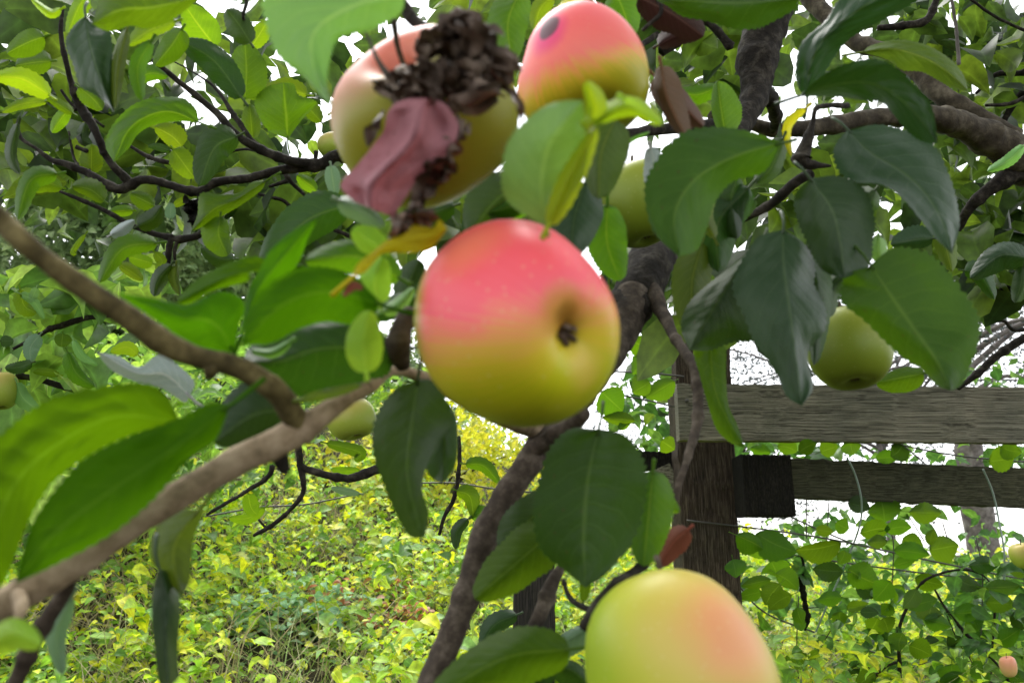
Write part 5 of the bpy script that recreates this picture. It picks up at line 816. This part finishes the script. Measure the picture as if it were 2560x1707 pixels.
g2 = [(a, b, c*0.62, d*0.62) for a, b, c, d in gaps]
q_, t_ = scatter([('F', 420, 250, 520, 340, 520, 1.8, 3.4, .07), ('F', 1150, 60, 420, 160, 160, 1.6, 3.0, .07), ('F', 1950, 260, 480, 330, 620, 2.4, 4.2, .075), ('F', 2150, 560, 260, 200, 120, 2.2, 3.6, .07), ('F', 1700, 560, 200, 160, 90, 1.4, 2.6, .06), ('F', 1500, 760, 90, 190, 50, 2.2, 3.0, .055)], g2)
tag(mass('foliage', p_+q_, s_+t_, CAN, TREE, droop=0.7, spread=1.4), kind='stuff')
q_, t_ = scatter([('D', 250, 520, 420, 230, 95, .95, 1.5, .062), ('D', 250, 950, 330, 230, 80, .95, 1.5, .062), ('D', 850, 420, 260, 160, 40, 1.0, 1.6, .06), ('H', 150, 200, 260, 200, 30, 1.1, 1.6, .06)], [])
tag(mass('foliage', q_, t_, BUSH, TREE, droop=0.8, spread=1.2), kind='stuff')
# unseen canopy added overhead and behind the camera to shade the view like a crown
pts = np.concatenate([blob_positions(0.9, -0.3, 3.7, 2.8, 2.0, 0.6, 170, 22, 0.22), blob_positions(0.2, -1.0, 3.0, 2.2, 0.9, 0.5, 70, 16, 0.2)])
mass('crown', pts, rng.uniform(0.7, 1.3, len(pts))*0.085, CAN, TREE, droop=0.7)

# ------------------------------------------------------------------ apples
AP = [(0.0, -0.66), (0.04, -0.67), (0.08, -0.70), (0.13, -0.77), (0.24, -0.845), (0.40, -0.875), (0.58, -0.83), (0.76, -0.67), (0.90, -0.42), (0.98, -0.12), (1.0, 0.15), (0.97, 0.42), (0.87, 0.65), (0.70, 0.82), (0.50, 0.88), (0.32, 0.85), (0.18, 0.74), (0.08, 0.58), (0.0, 0.5)]
def apple(label, fr, cx, cy, rx, ry, d, axis, mat, taper=0.0, stem=True, group=None, lop=0.0, cal=1.0, simple=False, shape=None):
    """axis: direction the calyx end points to, (right, up, toward the camera)"""
    px, py = P(fr, cx, cy); s = FR[fr][2]; c = at(px, py, d)
    ax = (CR*axis[0]+CU*axis[1]-CF*axis[2]).normalized()
    q = ax.to_track_quat('-Z', 'Y').to_matrix()
    pr = catmull(AP, 40 if not simple else 20); ns = 56 if not simple else 28
    V = []; sd = random.random()*50
    for i, (r, z) in enumerate(pr):
        for k in range(ns):
            a = 2*PI*k/ns
            lobe = 1+0.022*math.cos(5*a+sd)*max(0, -z)*1.2+0.012*math.cos(3*a+sd)
            bump = 1+0.02*noise.noise(Vector((math.cos(a)*1.2+sd, math.sin(a)*1.2, z*1.2)))
            rr = max(0, r)*lobe*bump*(1+taper*z); V.append(q @ Vector((math.cos(a)*rr*(1+lop*math.cos(a-1)), math.sin(a)*rr, z*(0.99+lop*math.cos(a)*r))))
    A = np.array(V); R_ = np.array([[*CR], [*CU], [*(-CF)]]); B = A@R_.T
    ex = (B[:, 0].max()-B[:, 0].min())/2; ey = (B[:, 1].max()-B[:, 1].min())/2; unit = d/FPX
    kx = rx*s*unit/ex; ky = ry*s*unit/ey; kz = (kx+ky)/2
    mx = np.array([(B[:, 0].max()+B[:, 0].min())/2, (B[:, 1].max()+B[:, 1].min())/2, 0])
    tf = lambda B_: ((B_-mx)*np.array([kx, ky, kz]))@R_ + np.array(c)
    if shape:                                                # uneven growth: match measured silhouette radii (deg, radius)
        X = (B[:, 0]-mx[0])*kx/(unit*s); Y = (B[:, 1]-mx[1])*ky/(unit*s); th = np.degrees(np.arctan2(Y, X)) % 360; rad = np.hypot(X, Y)
        bins = np.arange(0, 361, 6.0); cur = np.array([rad[np.abs((th-b+180) % 360-180) < 5].max() for b in bins])
        cur = np.convolve(np.concatenate([cur[-4:-1], cur, cur[1:4]]), np.ones(5)/5, 'same')[3:-3]
        sh = sorted([(a % 360, r_) for a, r_ in shape]); xs = [sh[-1][0]-360]+[a for a, _ in sh]+[sh[0][0]+360]; ys = [sh[-1][1]]+[r_ for _, r_ in sh]+[sh[0][1]]
        tgt = np.interp(bins, xs, ys); tgt = np.convolve(np.concatenate([tgt[-4:-1], tgt, tgt[1:4]]), np.ones(5)/5, 'same')[3:-3]
        mul = np.interp(th, bins, tgt/cur)
        wgt = np.clip(rad/np.interp(th, bins, cur), 0, 1)**1.5; mul = 1+(mul-1)*wgt
        B = B.copy(); B[:, 0] = (B[:, 0]-mx[0])*mul+mx[0]; B[:, 1] = (B[:, 1]-mx[1])*mul+mx[1]
    W = tf(B)
    F = [[i*ns+k, i*ns+(k+1) % ns, (i+1)*ns+(k+1) % ns, (i+1)*ns+k] for i in range(len(pr)-1) for k in range(ns)]
    root = empty('apple', c); tag(root, label, 'apple', group)
    mesh_obj('fruit', W, F, mat, root, origin=c)
    loc = lambda v: tuple(tf((np.array([*(q @ Vector(v))])@R_.T)[None])[0])
    # calyx: five withered sepals round a dark eye
    gs = []
    for k in range(5):
        a = 2*PI*k/5+sd
        p = [loc((math.cos(a)*0.02, math.sin(a)*0.02, -0.62)), loc((math.cos(a)*0.06, math.sin(a)*0.06, -0.70)), loc((math.cos(a+.3)*0.085, math.sin(a+.3)*0.085, -0.77)), loc((math.cos(a+.5)*0.05*cal, math.sin(a+.5)*0.05, -0.80))]
        gs.append(tube_geo(p, [0.035*kz, 0.030*kz, 0.022*kz, 0.008*kz], 7, 4, 0.15))
    mesh_obj('calyx', *merge(gs), DRY, root)
    if stem:
        p = [loc((0, 0, 0.5)), loc((0.02, 0.02, 0.9)), loc((0.08, 0.1, 1.2))]
        mesh_obj('stem', *tube_geo(p, [0.035*kz, 0.03*kz, 0.04*kz], 8, 4, 0.05), BARK, root)
    return root
def cdir(r, u, t):
    return tuple((CR*r+CU*u-CF*t).normalized())
RED = [(0, (0.36, 0.42, 0.006)), (0.24, (0.50, 0.50, 0.008)), (0.38, (0.66, 0.50, 0.03)), (0.48, (0.80, 0.40, 0.10)), (0.57, (0.92, 0.24, 0.16)), (0.67, (0.96, 0.13, 0.17)), (1, (0.92, 0.09, 0.11))]
MA1 = apple_mat('apple_skin_red', cdir(-0.22, 0.95, 0.12), RED, 0.0, 34, 0.25, [(cdir(-1, 0.1, -0.25), (0.36, 0.38, 0.02), 0.80, 1.0), (cdir(-0.45, 0.75, 0.45), (0.95, 0.24, 0.13), 0.90, 1.10), (cdir(0.44, 0.06, 0.88), (0.55, 0.30, 0.02), 0.985, 1.06), (cdir(0.62, -0.40, 0.68), (0.64, 0.45, 0.08), 0.995, 1.06), (cdir(0.49, 0.02, 0.87), (0.30, 0.13, 0.015), 1.022, 1.046), (cdir(0.55, 0.0, 0.83), (0.08, 0.035, 0.01), 1.034, 1.046), (cdir(0.50, -0.12, 0.86), (0.04, 0.025, 0.015), 1.036, 1.045)], axis=cdir(0.50, -0.12, 0.86))
apple('largest apple, pink above and yellow green below, calyx facing lower right, in the centre', 'F', 1187, 741, 236, 244, .282, (0.50, -0.12, 0.86), MA1, taper=0.08, shape=[(-8,239),(19,219),(44,212),(70,234),(97,246),(120,246),(143,245),(172,239),(205,236),(228,240),(249,236),(271,242),(293,247),(305,254),(321,243),(338,240)])
MA2 = apple_mat('apple_skin_peach', cdir(-0.55, 0.80, 0.0), [(0, (0.16, 0.17, 0.008)), (0.42, (0.32, 0.32, 0.012)), (0.58, (0.38, 0.34, 0.04)), (0.70, (0.50, 0.28, 0.09)), (0.84, (0.66, 0.20, 0.12)), (1, (0.72, 0.17, 0.13))], 0, 30, 0.08)
apple('peach and olive apple half covered by brown withered leaves and a pink leaf', 'F', 983, 272, 212, 206, .33, (0.3, -0.6, -0.7), MA2, shape=[(6,211),(-16,205),(-43,187),(-69,190),(-90,204),(-113,215),(-134,220),(-164,216),(171,210),(141,196),(114,200),(85,205),(56,208),(30,210)])
MA3 = apple_mat('apple_skin_coral', cdir(-0.30, 0.92, 0.15), [(0, (0.26, 0.32, 0.01)), (0.36, (0.46, 0.42, 0.015)), (0.43, (0.62, 0.46, 0.03)), (0.50, (0.82, 0.38, 0.10)), (0.60, (0.92, 0.20, 0.16)), (1, (0.9, 0.12, 0.14))], 0.04, 22, 0.08, [(cdir(-0.62, 0.34, 0.70), (0.78, 0.05, 0.20), 0.95, 1.05), (cdir(-0.60, 0.42, 0.68), (0.13, 0.05, 0.07), 1.020, 1.032)], axis=cdir(-0.60, 0.40, 0.69))
apple('coral topped apple at the top, with a dark purple eye ringed in magenta', 'F', 1340, 165, 152, 150, .40, (0.15, -0.80, 0.5), MA3, shape=[(192,158),(173,137),(144,144),(125,146),(89,146),(59,143),(29,144),(1,147),(-22,159),(216,170),(250,160),(-60,165)])
MA4 = apple_mat('apple_skin_gold', cdir(0.30, 0.72, 0.62), [(0, (0.24, 0.38, 0.015)), (0.52, (0.34, 0.45, 0.02)), (0.74, (0.50, 0.50, 0.045)), (0.88, (0.62, 0.47, 0.10)), (0.985, (0.74, 0.35, 0.14)), (1, (0.74, 0.33, 0.14))], -0.05, 20, 0.16)
apple('yellow green apple with a faint orange cheek at the bottom edge', 'F', 1570, 1535, 222, 240, .30, (0.1, -0.75, 0.65), MA4, shape=[(180,222),(143,236),(120,237),(97,235),(71,212),(43,191),(12,199),(-10,223),(-45,235),(-90,240),(225,235)])
GRN = apple_mat('apple_skin_green', cdir(0.3, 0.9, 0), [(0, (0.13, 0.19, 0.012)), (0.6, (0.22, 0.29, 0.02)), (1, (0.30, 0.33, 0.03))], 0, 20, 0.1)
GRN2 = apple_mat('apple_skin_lime', cdir(-0.3, 0.9, 0.2), [(0, (0.22, 0.32, 0.03)), (0.6, (0.34, 0.42, 0.05)), (1, (0.55, 0.42, 0.12))], 0, 20, 0.1)
apple('olive green apple tucked behind the large dark leaf right of the glossy pale leaf', 'F', 1465, 470, 92, 98, .56, (0.2, -0.9, 0.2), GRN)
apple('green apple between drooping dark leaves, just touching the top of the fence board', 'F', 1950, 800, 94, 98, .52, (0.0, -0.9, 0.42), GRN)
apple('small green apple below the forked near branch, left of the long dark leaf', 'F', 805, 962, 58, 50, .75, (0.3, -0.8, 0.3), GRN2, simple=True)
apple('green and orange apple cut off by the left edge', 'F', 2, 898, 36, 44, .9, (0.2, -0.9, 0.2), GRN2, simple=True)
apple('tiny yellow green apple peeking out left of the peach and olive apple', 'F', 765, 336, 36, 30, .9, (0.2, -0.9, 0.2), GRN2, simple=True)
apple('light green apple at the right edge level with the wires', 'F', 2352, 1275, 30, 30, 1.5, (0.2, -0.9, 0.2), GRN2, simple=True)
PNK = apple_mat('apple_skin_pink', cdir(-0.3, 0.9, 0.2), [(0, (0.5, 0.4, 0.15)), (0.6, (0.7, 0.4, 0.2)), (1, (0.75, 0.3, 0.2))], 0, 20, 0.1)
apple('tiny pinkish apple low in the creeper at the bottom right corner', 'F', 2316, 1530, 17, 24, 1.8, (0.2, -0.9, 0.2), PNK, simple=True)

# ------------------------------------------------------------------ withered leaf clump and pink leaf on the upper left apple
def crumple(fr, pts, wd, d, seed, n=10):
    """a crumpled dry leaf strip along traced points, curling and twisting in space"""
    c = catmull([at(*P(fr, x, y), d+random.uniform(-.006, .006)) for x, y in pts], n*2); tg = np.gradient(c, axis=0); tg /= np.linalg.norm(tg, axis=1)[:, None]
    V = []; F = []; ph = random.uniform(0, 6); tw = random.uniform(-5, 5); m = 5
    for i in range(len(c)):
        t = i/(len(c)-1); a = ph+tw*t; up = np.array([*CU]); s = np.cross(tg[i], up+0.3); s /= np.linalg.norm(s); u = np.cross(s, tg[i])
        ww = wd*(math.sin(PI*min(0.98, max(0.04, t)))**0.6)
        for j in range(m):
            v = (j/(m-1)-0.5)*2; cu = a+v*0.8
            p = c[i]+(s*math.cos(cu)+u*math.sin(cu))*ww*v
            nn = noise.noise(Vector(p*110)); V.append(p+np.array([nn, noise.noise(Vector(p*110+7)), noise.noise(Vector(p*110+19))])*wd*0.30)
    for i in range(len(c)-1):
        for j in range(m-1): a = i*m+j; F.append([a, a+1, a+1+m, a+m])
    return np.array(V), F
gs = []
core = [(720, 260), (850, 180), (950, 260), (900, 420), (780, 480), (1000, 480), (620, 520), (470, 560), (900, 580), (760, 600)]
for i, (x, y) in enumerate(core):
    c = at(*P('B', x, y), .285); gs.append(tube_geo([c-CR*0.006, c+CU*0.003, c+CR*0.006], [0.002, 0.004, 0.002], 10, 6, 0.5, nf=160))
for k in range(110):
    x, y = random.choice(core); x += random.gauss(0, 45); y += random.gauss(0, 45); a = random.uniform(0, 2*PI); l = random.uniform(60, 190)
    b = a+random.uniform(-1.2, 1.2)
    gs.append(crumple('B', [(x-math.cos(a)*l*.5, y-math.sin(a)*l*.5), (x, y), (x+math.cos(b)*l*.6, y+math.sin(b)*l*.6)], random.uniform(0.0025, 0.0075), .276+random.uniform(-.010, .012), k))
for k in range(26):
    t = random.random(); x = 860-420*t+random.gauss(0, 22); y = 820+680*t+random.gauss(0, 20)
    gs.append(crumple('B', [(x+40, y-60), (x+random.gauss(0, 12), y), (x-40, y+60)], random.uniform(0.003, 0.006), .272, k))
for pts, w_ in [([(1000, 330), (1130, 390), (1240, 460)], .004), ([(1100, 570), (1180, 610), (1220, 700), (1230, 790)], .002), ([(330, 730), (270, 830), (230, 960)], .003), ([(380, 640), (340, 560), (350, 500)], .005), ([(420, 700), (440, 620), (450, 540)], .005), ([(450, 1400), (440, 1500), (400, 1560)], .005), ([(560, 1440), (620, 1420), (650, 1470)], .004), ([(760, 640), (900, 690), (1060, 610), (1110, 560)], .005), ([(1040, 420), (1130, 480), (1100, 580)], .004)]:
    gs.append(crumple('B', pts, w_, .270, 1)); gs.append(crumple('B', pts, w_*.8, .272, 1))
V, F = merge(gs); c0 = at(*P('B', 850, 380), .28)
o = mesh_obj('dead_leaves', V, F, DRY, None, origin=c0); tag(o, 'clump of curled brown dead leaves resting on the peach and olive apple', 'dead leaves')
V = catmull([at(*P('B', x, y), d) for x, y, d in [(150, 60, .30), (250, 280, .29), (330, 450, .28), (430, 560, .275)]], 12)
o = mesh_obj('dry_stalk', *tube_geo(V[::3], [0.0005, 0.0006, 0.0009, 0.0016], 8, 6, 0.1), BARK, None, origin=V[0]); tag(o, 'thin dark dry stalk reaching down into the brown leaf clump from the left', 'stalk')
V = [at(*P('B', x, y), d) for x, y, d in [(430, -30, .36), (500, 90, .36), (590, 170, .35), (700, 210, .34)]]
branch(limb3, [('B', 400, -60, 26, .36), ('B', 490, 90, 40, .36), ('B', 580, 170, 34, .355), ('B', 700, 210, 20, .35)], BARK_D, 'twig')
# pink leaf: own outline (left edge, right edge) swept down
Lft = [(640, 640), (480, 650), (370, 720), (340, 850), (260, 960), (180, 1060), (60, 1190), (80, 1260), (150, 1320)]
Rgt = [(660, 640), (760, 700), (825, 820), (800, 940), (720, 1040), (620, 1110), (530, 1210), (470, 1310), (400, 1420)]
L_ = catmull(Lft, 32); R_2 = catmull(Rgt, 32); V = []; UV = []; m = 15
for i in range(32):
    for j in range(m):
        v = j/(m-1); x, y = L_[i]*(1-v)+R_2[i]*v; t = i/31
        crease = -0.011*math.exp(-((v-0.42)/0.10)**2)*min(1, t*2)
        dz = crease+0.010*v*v*0.6+0.004*noise.noise(Vector((t*5, v*4, 3)))+0.0015*noise.noise(Vector((t*16, v*14, 5)))
        edge = 0.02*(noise.noise(Vector((t*14, v, 9)))) if j in (0, m-1) else 0
        V.append(tuple(at(*P('B', x+edge*300, y), .262+dz))); UV.append((t, v))
F = [[i*m+j, i*m+j+1, (i+1)*m+j+1, (i+1)*m+j] for i in range(31) for j in range(m-1)]
o = mesh_obj('dead_leaf', V, F, LM['pink'], None, origin=V[0], uvs=UV); tag(o, 'dusty pink dead leaf with a fold, hanging in front of the brown leaf clump', 'dead leaf')
# dry cluster in the fork of the middle-distance twigs
gs = []
for k in range(22):
    x, y = 1280+random.gauss(0, 40), 1385+random.gauss(0, 40); a = random.uniform(0, 6.28)
    gs.append(crumple('A', [(x-math.cos(a)*45, y-math.sin(a)*45), (x, y), (x+math.cos(a+1)*50, y+math.sin(a+1)*50)], 0.006, .73, k))
o = mesh_obj('dead_leaves', *merge(gs), W_BLACK); tag(o, 'small black withered tuft hanging under the fork of the dark twigs at upper left', 'dead leaves')
